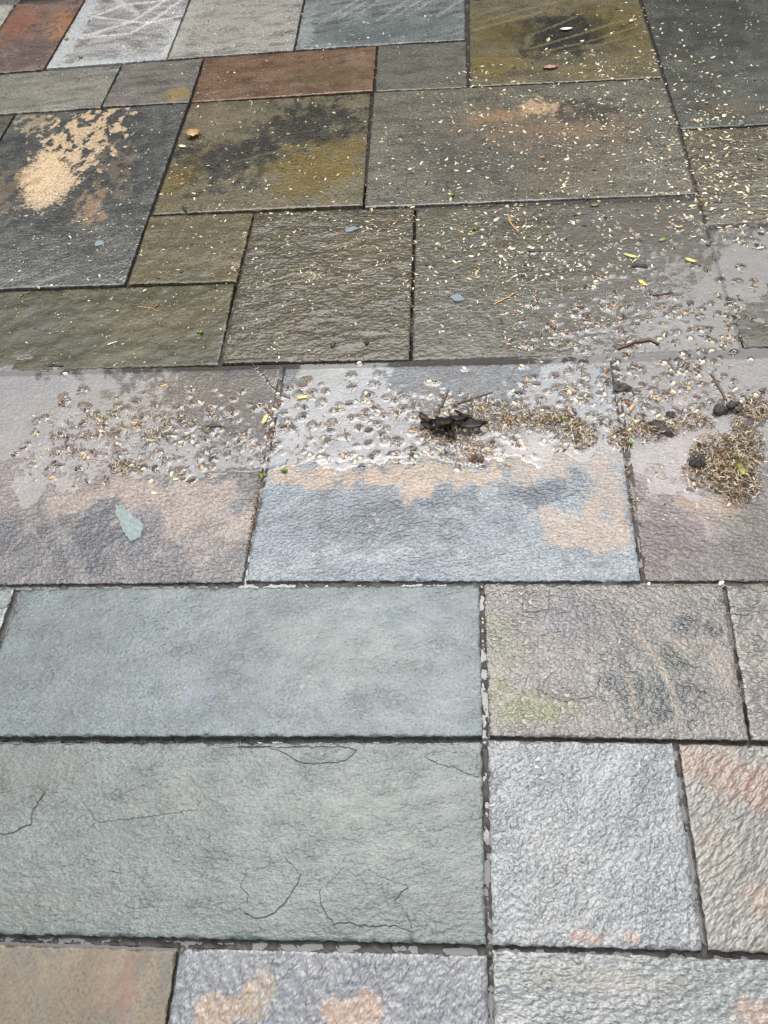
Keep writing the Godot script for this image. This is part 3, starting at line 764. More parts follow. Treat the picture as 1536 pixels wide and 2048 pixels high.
func flakes() -> void:
	flake("B1", [Vector2(-0.375, -0.437), Vector2(-0.355, -0.439), Vector2(-0.312, -0.457), Vector2(-0.285, -0.432), Vector2(-0.304, -0.389), Vector2(-0.326, -0.370), Vector2(-0.349, -0.364), Vector2(-0.368, -0.371), Vector2(-0.366, -0.399), Vector2(-0.380, -0.410)], 0.0022)
	flake("B1", [Vector2(-0.254, -0.406), Vector2(-0.218, -0.445), Vector2(-0.197, -0.432), Vector2(-0.181, -0.443), Vector2(-0.145, -0.428), Vector2(-0.114, -0.417), Vector2(-0.135, -0.398), Vector2(-0.115, -0.380), Vector2(-0.104, -0.352), Vector2(-0.134, -0.361), Vector2(-0.172, -0.357), Vector2(-0.203, -0.363), Vector2(-0.228, -0.358), Vector2(-0.249, -0.387)], 0.0022)
	flake("B1", [Vector2(-0.865, -0.546), Vector2(-0.813, -0.556), Vector2(-0.793, -0.564), Vector2(-0.761, -0.569), Vector2(-0.745, -0.558), Vector2(-0.756, -0.521), Vector2(-0.752, -0.501), Vector2(-0.782, -0.486), Vector2(-0.842, -0.478)], 0.0024)
	flake("B1", [Vector2(-0.674, -0.541), Vector2(-0.647, -0.557), Vector2(-0.615, -0.553), Vector2(-0.567, -0.579), Vector2(-0.495, -0.591), Vector2(-0.470, -0.567), Vector2(-0.471, -0.533), Vector2(-0.554, -0.518), Vector2(-0.639, -0.508)], 0.0011)
	flake("B1", [Vector2(-0.421, -0.644), Vector2(-0.366, -0.645), Vector2(-0.333, -0.632), Vector2(-0.309, -0.618), Vector2(-0.283, -0.614), Vector2(-0.230, -0.621), Vector2(-0.210, -0.641), Vector2(-0.225, -0.646), Vector2(-0.313, -0.646)], 0.0018)
	flake("B1", [Vector2(-0.601, -0.429), Vector2(-0.587, -0.443), Vector2(-0.578, -0.426)], 0.0014)
	flake("B1", [Vector2(-0.095, -0.631), Vector2(-0.065, -0.642), Vector2(-0.005, -0.639), Vector2(-0.003, -0.597), Vector2(-0.077, -0.622)], 0.0014)
	flake("C2", [Vector2(0.083, -0.958), Vector2(0.135, -0.969), Vector2(0.131, -0.924), Vector2(0.109, -0.919), Vector2(0.081, -0.919)], 0.0016)
	flake("C2", [Vector2(0.097, -0.759), Vector2(0.151, -0.814), Vector2(0.178, -0.799), Vector2(0.212, -0.784), Vector2(0.200, -0.745), Vector2(0.139, -0.735)], 0.0014)
	flake("D2", [Vector2(0.106, -1.269), Vector2(0.164, -1.288), Vector2(0.197, -1.246), Vector2(0.210, -1.212), Vector2(0.168, -1.193), Vector2(0.119, -1.214)], 0.0012)
	flake("E3", [Vector2(-0.609, -1.657), Vector2(-0.580, -1.674), Vector2(-0.531, -1.677), Vector2(-0.510, -1.662), Vector2(-0.478, -1.659), Vector2(-0.467, -1.637), Vector2(-0.599, -1.635)], 0.0016)
	flake("A3", [Vector2(0.078, -0.286), Vector2(0.087, -0.308), Vector2(0.098, -0.300), Vector2(0.100, -0.283), Vector2(0.087, -0.279)], 0.0018)
	flake("C0", [Vector2(-0.994, -0.962), Vector2(-0.943, -0.970), Vector2(-0.930, -0.961), Vector2(-0.933, -0.930), Vector2(-0.981, -0.923)], 0.0016)
	var dry := StandardMaterial3D.new()
	dry.albedo_color = Color8(142, 155, 151)
	dry.albedo_texture = grain_tile
	dry.roughness = 0.75
	dry.heightmap_enabled = true
	dry.heightmap_texture = relief_tiles[2]
	dry.heightmap_scale = 0.03
	flake("D1", [Vector2(-0.773, -1.191), Vector2(-0.759, -1.193), Vector2(-0.736, -1.171), Vector2(-0.707, -1.147), Vector2(-0.696, -1.128), Vector2(-0.697, -1.102), Vector2(-0.716, -1.092), Vector2(-0.739, -1.118), Vector2(-0.755, -1.149), Vector2(-0.767, -1.166)], 0.0038, dry)

# ---------------------------------------------------------------- ground
func plain(c: Array, rough := 0.6, spec := 0.5) -> StandardMaterial3D:
	var m := StandardMaterial3D.new()
	m.albedo_color = Color8(c[0], c[1], c[2])
	m.roughness = rough
	m.metallic_specular = spec
	return m

func ground_sheet() -> void:
	var m := plain([52, 45, 38], 0.7)
	var nt := FastNoiseLite.new()
	nt.seed = 31
	nt.frequency = 0.06
	var im := nt.get_seamless_image(256, 256)
	im.convert(Image.FORMAT_RGBA8)
	im.bump_map_to_normal_map(2.0)
	m.normal_enabled = true
	m.normal_texture = ImageTexture.create_from_image(im)
	m.uv1_triplanar = true
	m.uv1_world_triplanar = true
	m.uv1_scale = Vector3(4, 4, 4)
	var pm := PlaneMesh.new()
	pm.size = Vector2(800, 800)
	var o := put("ground", pm, m, self)
	o.position = Vector3(0, -0.03, 0)
	tag(o, "dark wet earth under and round the flagstones", "", "", "structure")

# dark silt that lies unevenly in the joints and breaks the water there
func joint_silt() -> void:
	var P := PackedVector3Array()
	var Nn := PackedVector3Array()
	var I := PackedInt32Array()
	for g in [[-1.39, 1.07, -0.9835, 0.012, 0], [-0.93, 0.94, -0.6625, 0.014, 0], [-1.07, 0.63, -0.3310, 0.014, 0], [-0.98, -0.66, 0.0065, 0.012, 1], [-0.66, -0.335, 0.0085, 0.012, 1], [-0.98, -0.66, 0.4530, 0.012, 1], [-0.66, -0.335, 0.3230, 0.012, 1], [-0.33, -0.02, 0.0100, 0.012, 1], [-0.98, -0.66, -0.9235, 0.016, 1], [-0.33, -0.02, -0.4610, 0.010, 1], [-1.61, -0.99, -0.4605, 0.010, 1], [-1.60, -0.99, 0.3150, 0.012, 1]]:
		var n := int((g[1] - g[0]) / 0.004)
		for i in n + 1:
			for k in 5:
				var a: float = lerpf(g[0], g[1], float(i) / n)
				var b: float = g[2] + g[3] * (k / 4.0 - 0.5) * 1.3
				var x: float = a if g[4] == 0 else b
				var z: float = b if g[4] == 0 else a
				P.append(Vector3(x, -0.0006 + 0.005 * n_edge.get_noise_2d(x * 0.7, z * 0.7) + 0.002 * n_fine.get_noise_2d(x * 0.6, z * 0.6) + 0.002 * absf(k / 2.0 - 1.0), z))
				Nn.append(Vector3.UP)
		var base := P.size() - (n + 1) * 5
		for i in n:
			for k in 4:
				var q := base + i * 5 + k
				I.append_array(PackedInt32Array([q, q + 1, q + 6, q, q + 6, q + 5]))
	var st := SurfaceTool.new()
	st.begin(Mesh.PRIMITIVE_TRIANGLES)
	for q in I:
		st.set_smooth_group(0)
		st.add_vertex(P[q])
	st.index()
	st.generate_normals()
	var o := put("joint_silt", st.commit(), plain([46, 40, 34], 0.55), self)
	tag(o, "dark wet silt lying in the joints of the near stones", "silt", "", "stuff")

# ---------------------------------------------------------------- puddle
func water_sheet() -> void:
	var m := StandardMaterial3D.new()
	m.transparency = BaseMaterial3D.TRANSPARENCY_ALPHA
	m.albedo_color = Color(0.54, 0.515, 0.50, 0.2)
	m.roughness = 0.03
	m.metallic_specular = 0.5
	var X0 := -1.42
	var X1 := 0.98
	var Z0 := -2.36
	var Z1 := -1.04
	var G := 0.0026
	var nx := int((X1 - X0) / G)
	var nz := int((Z1 - Z0) / G)
	G = (X1 - X0) / nx
	var GZ := (Z1 - Z0) / nz
	var lift := PackedFloat32Array()
	lift.resize((nx + 1) * (nz + 1))
	for sp in litter_spots:
		var r: float = sp[2] + 0.011
		var i0 := maxi(0, int((sp[0] - r - X0) / G))
		var i1 := mini(nx, int((sp[0] + r - X0) / G) + 1)
		var j0 := maxi(0, int((sp[1] - r - Z0) / GZ))
		var j1 := mini(nz, int((sp[1] + r - Z0) / GZ) + 1)
		for j in range(j0, j1 + 1):
			for i in range(i0, i1 + 1):
				var d := Vector2(X0 + i * G - sp[0], Z0 + j * GZ - sp[1]).length()
				var v: float = sp[3] * exp(-maxf(0.0, d - sp[2] * 0.75) / 0.0026)
				var k := j * (nx + 1) + i
				lift[k] = maxf(lift[k], v)
	var deep := PackedFloat32Array()
	deep.resize((nx + 1) * (nz + 1))
	var last: Stone = null
	for j in nz + 1:
		var z := Z0 + j * GZ
		for i in nx + 1:
			var x := X0 + i * G
			if last == null or x < last.x0 or x > last.x1 or z < last.z0 or z > last.z1:
				last = stone_at(x, z)
			deep[j * (nx + 1) + i] = stone_y(last, x, z) if last else -0.012
	var P := PackedVector3Array()
	var Nn := PackedVector3Array()
	var idx := PackedInt32Array()
	idx.resize((nx + 1) * (nz + 1))
	idx.fill(-1)
	var y := PackedFloat32Array()
	y.resize(lift.size())
	for k in y.size():
		y[k] = lift[k] + 0.0004 * exp(-absf(deep[k]) / 0.0006)
	var I := PackedInt32Array()
	for j in nz:
		for i in nx:
			var k := j * (nx + 1) + i
			var ks := [k, k + 1, k + nx + 2, k + nx + 1]
			var dry := true
			for q in ks:
				if deep[q] < 0.0022: dry = false
			if dry: continue
			for q: int in ks:
				if idx[q] < 0:
					idx[q] = P.size()
					var qi := q % (nx + 1)
					var qj := q / (nx + 1)
					P.append(Vector3(X0 + qi * G, y[q], Z0 + qj * GZ))
					var dx := y[q + (1 if qi < nx else 0)] - y[q - (1 if qi > 0 else 0)]
					var dz := y[q + (nx + 1 if qj < nz else 0)] - y[q - (nx + 1 if qj > 0 else 0)]
					Nn.append(Vector3(-dx, 2.0 * G, -dz).normalized())
			I.append_array(PackedInt32Array([idx[ks[0]], idx[ks[1]], idx[ks[2]], idx[ks[0]], idx[ks[2]], idx[ks[3]]]))
	# the same level surface goes on in the joints all round
	for r in [[-3.2, X0, -4.4, 0.7], [X1, 2.4, -4.4, 0.7], [X0, X1, -4.4, Z0], [X0, X1, Z1, 0.7]]:
		var k := P.size()
		for c in [[r[0], r[2]], [r[1], r[2]], [r[1], r[3]], [r[0], r[3]]]:
			P.append(Vector3(c[0], 0, c[1]))
			Nn.append(Vector3.UP)
		I.append_array(PackedInt32Array([k, k + 1, k + 2, k, k + 2, k + 3]))
	var o := put("water", make_mesh(P, Nn, null, null, I), m, self)
	tag(o, "shallow rain puddle across the flagstones and joints", "", "", "structure")

# ---------------------------------------------------------------- litter
func tube(st: SurfaceTool, pts: Array, r0: float, r1: float, sides := 5) -> void:
	var n := pts.size()
	var rings: Array = []
	for i in n:
		var a: Vector3 = pts[maxi(i - 1, 0)]
		var b: Vector3 = pts[mini(i + 1, n - 1)]
		var d := (b - a).normalized()
		var side := d.cross(Vector3(0.13, 1, 0.07)).normalized()
		var up := side.cross(d)
		var ring: Array = []
		for k in sides:
			var an := TAU * k / sides
			var nn := side * cos(an) + up * sin(an)
			ring.append([pts[i] + nn * lerpf(r0, r1, float(i) / (n - 1)), nn])
		rings.append(ring)
	for i in n - 1:
		for k in sides:
			var a = rings[i][k]
			var b = rings[i][(k + 1) % sides]
			var c = rings[i + 1][(k + 1) % sides]
			var d = rings[i + 1][k]
			for v in [a, b, c, a, c, d]:
				st.set_normal(v[1])
				st.add_vertex(v[0])
	for e in [0, n - 1]:
		var cc: Vector3 = pts[e]
		for k in sides:
			st.set_normal(Vector3.UP)
			st.add_vertex(cc)
			st.set_normal(rings[e][k][1])
			st.add_vertex(rings[e][k][0])
			st.set_normal(rings[e][(k + 1) % sides][1])
			st.add_vertex(rings[e][(k + 1) % sides][0])

func start() -> SurfaceTool:
	var st := SurfaceTool.new()
	st.begin(Mesh.PRIMITIVE_TRIANGLES)
	return st

# a lumpy closed shape: lathe along x with a profile, bent and flattened
func lump(length: float, width: float, flat: float, bend: float, sd: int, segs := 7, sides := 7, pointed := 1.0, jag := 0.36) -> ArrayMesh:
	var rg := RandomNumberGenerator.new()
	rg.seed = sd
	var st := start()
	st.set_smooth_group(0 if jag < 0.5 else -1)
	var rings: Array = []
	for i in segs + 1:
		var t := float(i) / segs
		var r := pow(maxf(0.0, sin(PI * t)), 0.6 * pointed) * width * 0.5 * (0.94 + 0.12 * rg.randf())
		if i == 0 or i == segs: r = 0.0003
		var ring: Array = []
		var x := (t - 0.5) * length
		var lift := bend * (t - 0.5) * (t - 0.5) * 4.0
		for k in sides:
			var an := TAU * k / sides
			var rr := r * (1.0 - jag * 0.5 + jag * rg.randf())
			ring.append(Vector3(x, sin(an) * rr * flat + lift * 0.4, cos(an) * rr + lift))
		rings.append(ring)
	for i in segs:
		for k in sides:
			var a: Vector3 = rings[i][k]
			var b: Vector3 = rings[i][(k + 1) % sides]
			var c: Vector3 = rings[i + 1][(k + 1) % sides]
			var d: Vector3 = rings[i + 1][k]
			for v in [a, c, b, a, d, c]: st.add_vertex(v)
	if jag < 0.5: st.index()
	st.generate_normals()
	return st.commit()

# a thin curled blade with thickness: leaf, petal
func blade(length: float, width: float, curl: float, sd: int, lobes := 0.0) -> ArrayMesh:
	var rg := RandomNumberGenerator.new()
	rg.seed = sd
	var st := start()
	st.set_smooth_group(0)
	var n := 8
	var top: Array = []
	for i in n + 1:
		var t := float(i) / n
		var w := width * 0.5 * pow(maxf(0.0, sin(PI * pow(t, 0.85))), 0.7)
		w *= 1.0 + lobes * sin(t * 19.0) + 0.12 * rg.randf()
		if i == 0 or i == n: w = 0.0004
		var row: Array = []
		for k in 5:
			var s := (k - 2) / 2.0
			row.append(Vector3((t - 0.5) * length, curl * (s * s) * width * 0.5 + curl * 0.25 * length * (t - 0.5) * (t - 0.5) + 0.0006 * rg.randf(), s * w))
		top.append(row)
	var th := Vector3(0, -0.0005, 0)
	for i in n:
		for k in 4:
			var a: Vector3 = top[i][k]
			var b: Vector3 = top[i][k + 1]
			var c: Vector3 = top[i + 1][k + 1]
			var d: Vector3 = top[i + 1][k]
			for v in [a, d, b, b, d, c]: st.add_vertex(v)
			for v in [a + th, b + th, d + th, b + th, c + th, d + th]: st.add_vertex(v)
	st.index()
	st.generate_normals()
	return st.commit()

func chip_mesh(pts: Array, thick: float) -> ArrayMesh:
	var poly := PackedVector2Array(pts)
	if not Geometry2D.is_polygon_clockwise(poly): poly.reverse()
	var st := start()
	st.set_smooth_group(-1)
	var tri := Geometry2D.triangulate_polygon(poly)
	for k in range(0, tri.size(), 3):
		for q in [tri[k], tri[k + 1], tri[k + 2]]: st.add_vertex(Vector3(poly[q].x * 0.95, thick, poly[q].y * 0.95))
		for q in [tri[k], tri[k + 2], tri[k + 1]]: st.add_vertex(Vector3(poly[q].x, 0, poly[q].y))
	for i in poly.size():
		var a := poly[i]
		var b := poly[(i + 1) % poly.size()]
		var v := [Vector3(a.x, 0, a.y), Vector3(b.x, 0, b.y), Vector3(b.x * 0.95, thick, b.y * 0.95), Vector3(a.x * 0.95, thick, a.y * 0.95)]
		for q in [0, 1, 2, 0, 2, 3]: st.add_vertex(v[q])
	st.generate_normals()
	return st.commit()

func rest_y(x: float, z: float) -> float:
	return maxf(surface_y(x, z), 0.0)

func wetted(x: float, z: float, r: float, a: float) -> void:
	if x > -1.42 and x < 0.98 and z > -2.36 and z < -1.04 and surface_y(x, z) < 0.0012:
		litter_spots.append([x, z, r, a])

func place(called: String, m: Mesh, mat: Material, at: Vector2, turn: float, up: float, label: String, category: String, group := "") -> MeshInstance3D:
	var o := put(numbered(called), m, mat, self)
	o.position = Vector3(at.x, rest_y(at.x, at.y) + up, at.y)
	o.rotation = Vector3(rng.randf_range(-0.12, 0.12), turn, rng.randf_range(-0.12, 0.12))
	tag(o, label, category, group)
	return o

func inside(zone: Array) -> Vector2:
	# even over an ellipse, thicker towards the middle
	var a := rng.randf() * TAU
	var r := pow(rng.randf(), 0.62)
	return Vector2(zone[0] + cos(a) * r * zone[2], zone[1] + sin(a) * r * zone[3])

func twig(pts: Array, r0: float, r1: float, mat: Material, label: String, shoots := 1) -> void:
	var c := Vector2.ZERO
	for p in pts: c += p / pts.size()
	var y0 := rest_y(c.x, c.y)
	var o := Node3D.new()
	o.name = numbered("twig")
	add_child(o)
	o.position = Vector3(c.x, y0, c.y)
	tag(o, label, "twig", "twigs washed onto the patio")
	var line: Array = []
	for i in pts.size() - 1:
		for k in 4:
			var p: Vector2 = pts[i].lerp(pts[i + 1], k / 4.0)
			line.append(Vector3(p.x - c.x + rng.randf_range(-0.0012, 0.0012), rest_y(p.x, p.y) - y0 + r0 * 0.8 + rng.randf() * 0.001, p.y - c.y + rng.randf_range(-0.0012, 0.0012)))
			wetted(p.x, p.y, r0 + 0.001, 0.0012)
	var e: Vector2 = pts[-1]
	line.append(Vector3(e.x - c.x, rest_y(e.x, e.y) - y0 + r1, e.y - c.y))
	var st := start()
	tube(st, line, r0, r1, 6)
	put("stem", st.commit(), mat, o)
	for k in shoots:
		var b: Vector3 = line[2 + (k * 3) % (line.size() - 2)]
		var d: Vector3 = (line[-1] - line[0]).normalized().rotated(Vector3.UP, 0.7 if k % 2 == 0 else -0.8)
		var st2 := start()
		tube(st2, [b, b + d * 0.006 + Vector3(0, 0.001, 0), b + d * 0.012 + Vector3(0, 0.0005, 0)], r1, r1 * 0.5, 5)
		put("side_shoot", st2.commit(), mat, o)

func litter() -> void:
	var brown := plain([82, 62, 45], 0.42)
	var umber := plain([66, 46, 32], 0.42)
	var russet := plain([112, 72, 50], 0.42)
	var dark := plain([40, 33, 27], 0.55)
	var greyb := plain([84, 74, 62], 0.5)
	var cream := plain([222, 208, 172], 0.45)
	var tan := plain([186, 152, 104], 0.5)
	var yellow := plain([224, 206, 120], 0.45)
	var white := plain([232, 230, 222], 0.45)
	var green := plain([118, 146, 58], 0.5)
	var olive := plain([104, 104, 60], 0.45)
	var slate := plain([132, 145, 147], 0.6)
	slate.albedo_texture = grain_tile
	# twigs
	twig([Vector2(-0.534, -1.622), Vector2(-0.502, -1.583), Vector2(-0.473, -1.542), Vector2(-0.452, -1.515), Vector2(-0.430, -1.506)], 0.0011, 0.0022, brown, "long thin brown twig lying across the joint between two big stones", 2)
	twig([Vector2(-0.484, -1.474), Vector2(-0.462, -1.444)], 0.0022, 0.0018, brown, "short brown twig stub just below the long thin twig", 0)
	twig([Vector2(0.526, -1.543), Vector2(0.534, -1.508), Vector2(0.544, -1.464)], 0.003, 0.0026, brown, "straight brown stick floating in the puddle near the right edge", 1)
	twig([Vector2(-0.062, -1.515), Vector2(-0.075, -1.479), Vector2(-0.090, -1.436)], 0.003, 0.002, brown, "straight brown stick leaning out of the dark leaf mat", 0)
	twig([Vector2(0.044, -1.809), Vector2(0.072, -1.830), Vector2(0.105, -1.855)], 0.002, 0.0014, tan, "pale forked twig on the wet stone beside a grey stone chip", 2)
	twig([Vector2(0.091, -2.185), Vector2(0.099, -2.139), Vector2(0.116, -2.107)], 0.0016, 0.0022, tan, "pale twig with a knobbed end on the olive wet stone", 1)
	twig([Vector2(0.439, -1.589), Vector2(0.450, -1.555)], 0.0018, 0.0012, greyb, "short grey twig at the flooded joint right of centre", 0)
	twig([Vector2(-0.867, -1.842), Vector2(-0.836, -1.837), Vector2(-0.807, -1.823)], 0.0011, 0.0008, tan, "fine curved pale stalk beside a russet husk on the olive stone", 0)
	twig([Vector2(-0.828, -2.269), Vector2(-0.819, -2.254), Vector2(-0.804, -2.236)], 0.004, 0.003, dark, "thick dark twig stub stuck in the joint below the olive stone", 0)
	twig([Vector2(-0.915, -1.707), Vector2(-0.894, -1.717)], 0.0016, 0.001, white, "tiny white stalk on the olive stone at the left", 0)
	twig([Vector2(0.097, -1.373), Vector2(0.109, -1.332)], 0.0014, 0.001, tan, "pale straight stalk on the silt below the debris drift", 0)
	twig([Vector2(0.097, -1.464), Vector2(0.120, -1.426)], 0.0014, 0.001, tan, "pale straw sticking up from the middle debris drift", 0)
	twig([Vector2(0.431, -1.826), Vector2(0.455, -1.828), Vector2(0.480, -1.834)], 0.0024, 0.0018, brown, "brown twig floating in the right part of the puddle", 0)
	twig([Vector2(0.328, -1.637), Vector2(0.371, -1.659), Vector2(0.406, -1.664), Vector2(0.424, -1.650)], 0.003, 0.0036, brown, "knotty brown twig along the flooded stone edge at the right", 1)
	twig([Vector2(-0.053, -1.469), Vector2(-0.003, -1.489), Vector2(0.037, -1.507)], 0.0028, 0.002, brown, "brown twig in the puddle above the dark leaf mat", 1)
	twig([Vector2(0.441, -1.178), Vector2(0.430, -1.146)], 0.0008, 0.0006, tan, "hair thin stalk on the silt below the right debris heap", 0)
	# loose chips of slate
	for a in [[Vector2(-0.331, -2.134), 0.022, 0.014, "pale blue grey slate chip on the wet brown stone"], [Vector2(-1.035, -2.113), 0.016, 0.013, "small slate chip on the dark stone with the sand patch"], [Vector2(-0.043, -1.837), 0.021, 0.017, "grey slate chip at the left end of the wet pale stone"]]:
		var pts: Array = []
		for k in 11:
			var an := TAU * k / 11.0
			var rr := rng.randf_range(0.62, 1.15)
			pts.append(Vector2(cos(an) * a[1] * rr, sin(an) * a[2] * rr))
		place("slate_chip", chip_mesh(pts, 0.004), slate, a[0], rng.randf() * 0.5, 0.0, a[3], "stone chip", "loose slate chips")
	# leaves and sprigs
	place("dry_leaf", blade(0.046, 0.034, 0.7, 3, 0.25), tan, Vector2(-0.864, -2.645), 0.4, 0.003, "curled tan dry leaf on the olive far stone", "leaf", "fallen leaves")
	place("dry_leaf", blade(0.026, 0.012, 0.6, 4), cream, Vector2(-0.888, -2.585), -0.3, 0.002, "small cream leaf scrap below the curled tan leaf", "leaf", "fallen leaves")
	place("dry_leaf", blade(0.05, 0.022, 0.4, 5, 0.2), plain([150, 112, 92], 0.5), Vector2(0.248, -2.942), 0.1, 0.002, "pinkish brown leaf scrap on the olive stone with the dark middle", "leaf", "fallen leaves")
	place("dry_leaf", blade(0.02, 0.012, 0.8, 6), cream, Vector2(0.532, -3.220), 1.0, 0.002, "curled cream scrap at the top right of the olive stone", "leaf", "fallen leaves")
	place("petal", blade(0.042, 0.016, 0.5, 7), white, Vector2(0.315, -3.190), 0.1, 0.002, "bright white petal on the dark middle of the olive stone", "petal", "fallen petals")
	place("green_leaf", blade(0.026, 0.012, 0.5, 8), olive, Vector2(0.326, -2.210), 0.1, 0.001, "dull green leaf lying at the edge of the big wet stone", "leaf", "fallen leaves")
	place("green_leaf", blade(0.022, 0.009, 0.5, 9), green, Vector2(0.483, -2.046), 0.3, 0.001, "small green leaf floating in the sky reflection at the right", "leaf", "fallen leaves")
	place("green_leaf", blade(0.042, 0.016, 0.6, 10), plain([136, 138, 62], 0.45), Vector2(0.536, -1.255), -1.1, 0.010, "yellow green leaf on top of the right debris heap", "leaf", "fallen leaves")
	for a in [[Vector2(-0.059, -2.274), "green sprig on the far edge of the big wet stone"], [Vector2(-0.000, -2.122), "green sprig on the wet stone right of the long joint"], [Vector2(-1.463, -3.341), "green leaf scrap on the chalky scratched stone"], [Vector2(-1.372, -3.196), "green leaf scrap at the near edge of the chalky stone"], [Vector2(-0.684, -1.739), "green leaf scrap on the olive stone at the left"], [Vector2(-0.462, -1.270), "green scrap in the joint below the long twig"], [Vector2(-0.416, -1.282), "green scrap on the silt right of the joint"], [Vector2(0.187, -1.419), "green leaf disc at the end of the middle debris drift"], [Vector2(0.325, -1.341), "yellow green tuft at the joint between the drifts"]]:
		var o := Node3D.new()
		o.name = numbered("green_sprig")
		add_child(o)
		o.position = Vector3(a[0].x, rest_y(a[0].x, a[0].y) + 0.001, a[0].y)
		tag(o, a[1], "sprig", "green leaf scraps")
		for k in 3:
			var b := put("leaflet", blade(0.013, 0.006, 0.8, 40 + k), green, o)
			b.position = Vector3(rng.randf_range(-0.004, 0.004), 0.001 * k, rng.randf_range(-0.004, 0.004))
			b.rotation.y = k * 2.1 + rng.randf()
	for a in [[Vector2(-0.399, -1.505), 0.1, "yellow strap shaped petal at the end of the long twig"], [Vector2(-0.479, -1.439), 1.4, "upright yellow petal beside the short twig stub"], [Vector2(0.399, -1.979), -0.6, "long pale yellow petal at the tree reflection on the right"], [Vector2(0.540, -1.954), -0.5, "long pale yellow petal at the edge of the sky reflection"], [Vector2(0.413, -1.872), -1.0, "pale petal against a russet husk in the right puddle"]]:
		place("petal", blade(0.032, 0.009, 0.6, 12), yellow, a[0], a[1], 0.002, a[2], "petal", "fallen petals")
		wetted(a[0].x, a[0].y, 0.008, 0.0012)
	# dark bark and catkins
	var bark := 0
	for a in [[Vector2(0.154, -2.022), 0.040, 0.011, 0.05, "black bark sliver on the wet stone above the slate chip"], [Vector2(0.414, -1.943), 0.042, 0.012, -0.2, "black bark sliver in the puddle below a pale petal"], [Vector2(-0.595, -1.423), 0.042, 0.010, 0.1, "black bark sliver at the left drift of litter"], [Vector2(0.326, -1.511), 0.046, 0.016, 0.05, "dark bark piece with a tan husk in the bright puddle"], [Vector2(0.395, -1.385), 0.062, 0.022, -0.6, "large black bark chunk on the right debris drift"], [Vector2(0.455, -1.284), 0.040, 0.030, 0.0, "black lump at the left side of the right debris heap"], [Vector2(0.526, -1.434), 0.036, 0.022, 0.0, "dark lump in the puddle left of the upper right heap"], [Vector2(-1.034, -1.641), 0.042, 0.009, 0.0, "dark sliver at the flooded joint on the left"], [Vector2(-0.262, -1.681), 0.014, 0.010, 1.0, "dark round bud on the brown stone by the front joint"], [Vector2(-0.344, -1.676), 0.020, 0.009, 1.4, "dark upright husk on the brown stone by the front joint"], [Vector2(0.419, -1.426), 0.020, 0.014, 0.3, "dark knob in the puddle above the black bark chunk"], [Vector2(0.001, -1.309), 0.030, 0.022, 0.1, "brown rounded lump at the lower edge of the middle drift"], [Vector2(-0.025, -1.409), 0.030, 0.018, 0.3, "black wad beside the dark leaf mat"], [Vector2(0.559, -1.444), 0.04, 0.026, -0.3, "dark wad on top of the upper right heap"]]:
		place("bark_piece", lump(a[1], a[2] * 1.1, 0.6, 0.004, 60 + bark, 6, 9, 0.4, 0.8), dark if bark != 11 else brown, a[0], a[3], a[2] * 0.15, a[4], "bark", "dark bark pieces and buds")
		wetted(a[0].x, a[0].y, a[1] * 0.36, 0.0016)
		bark += 1
	# mat of black rotten leaf
	var mat_node := Node3D.new()
	mat_node.name = "leaf_mat"
	add_child(mat_node)
	var mp := Vector2(-0.053, -1.407)
	mat_node.position = Vector3(mp.x, rest_y(mp.x, mp.y), mp.y)
	tag(mat_node, "matted black rotten leaf wad at the middle of the puddle", "leaf mat")
	for k in 13:
		var b := put("leaf_blade", blade(rng.randf_range(0.03, 0.07), rng.randf_range(0.007, 0.02), 0.9, 70 + k, 0.25), dark if k % 3 else umber, mat_node)
		b.position = Vector3(rng.randf_range(-0.06, 0.05), 0.002 + 0.0009 * k, rng.randf_range(-0.02, 0.02))
		b.rotation = Vector3(rng.randf_range(-0.3, 0.3), rng.randf_range(-1.1, 0.8), rng.randf_range(-0.2, 0.2))
	for k in 5:
		wetted(mp.x - 0.05 + 0.022 * k, mp.y, 0.016, 0.0016)
	# cream pods and brown husks one can pick out
	var pod_meshes: Array = []
	for k in 5: pod_meshes.append(lump(rng.randf_range(0.009, 0.014), rng.randf_range(0.006, 0.009), 0.7, 0.001, 80 + k, 6, 6, 0.7))
	var husk_meshes: Array = []
	for k in 6: husk_meshes.append(lump(rng.randf_range(0.014, 0.024), rng.randf_range(0.006, 0.009), 0.6, rng.randf_range(0.0, 0.004), 90 + k, 7, 6, 0.9))
	var PODS := [Vector2(-1.003, -1.610), Vector2(-0.668, -1.279), Vector2(-0.710, -1.259), Vector2(-0.696, -1.225), Vector2(-0.276, -1.618), Vector2(-0.026, -1.589), Vector2(0.107, -1.591), Vector2(-0.814, -1.374), Vector2(-0.862, -1.413), Vector2(-0.460, -1.521), Vector2(0.514, -1.587), Vector2(0.620, -1.591), Vector2(-0.108, -1.549), Vector2(-0.263, -1.305), Vector2(-0.342, -1.322), Vector2(0.321, -0.986), Vector2(0.451, -0.981), Vector2(-0.463, -1.470), Vector2(-0.644, -1.500), Vector2(0.059, -1.368), Vector2(-0.112, -1.330), Vector2(0.440, -1.228), Vector2(0.421, -1.396), Vector2(0.295, -1.362)]
	for c in get_children():
		if c.has_meta("category") and c.get_meta("category") in ["twig", "bark", "petal", "stone chip", "leaf", "sprig", "leaf mat"]:
			var words: PackedStringArray = c.get_meta("label").split(" ")
			var n := mini(words.size(), 9)
			while words[n - 1] in ["the", "a", "of", "on", "in", "at", "and", "with", "by", "from", "to", "left", "right"]: n -= 1
			landmarks.append([" ".join(words.slice(0, n)), Vector2(c.position.x, c.position.z)])
	for a in PODS:
		put_small("cream_pod", pod_meshes[rng.randi() % 5], cream, a, beside("cream pod", a), "seed pod", "cream pods in the puddle", 0.006)
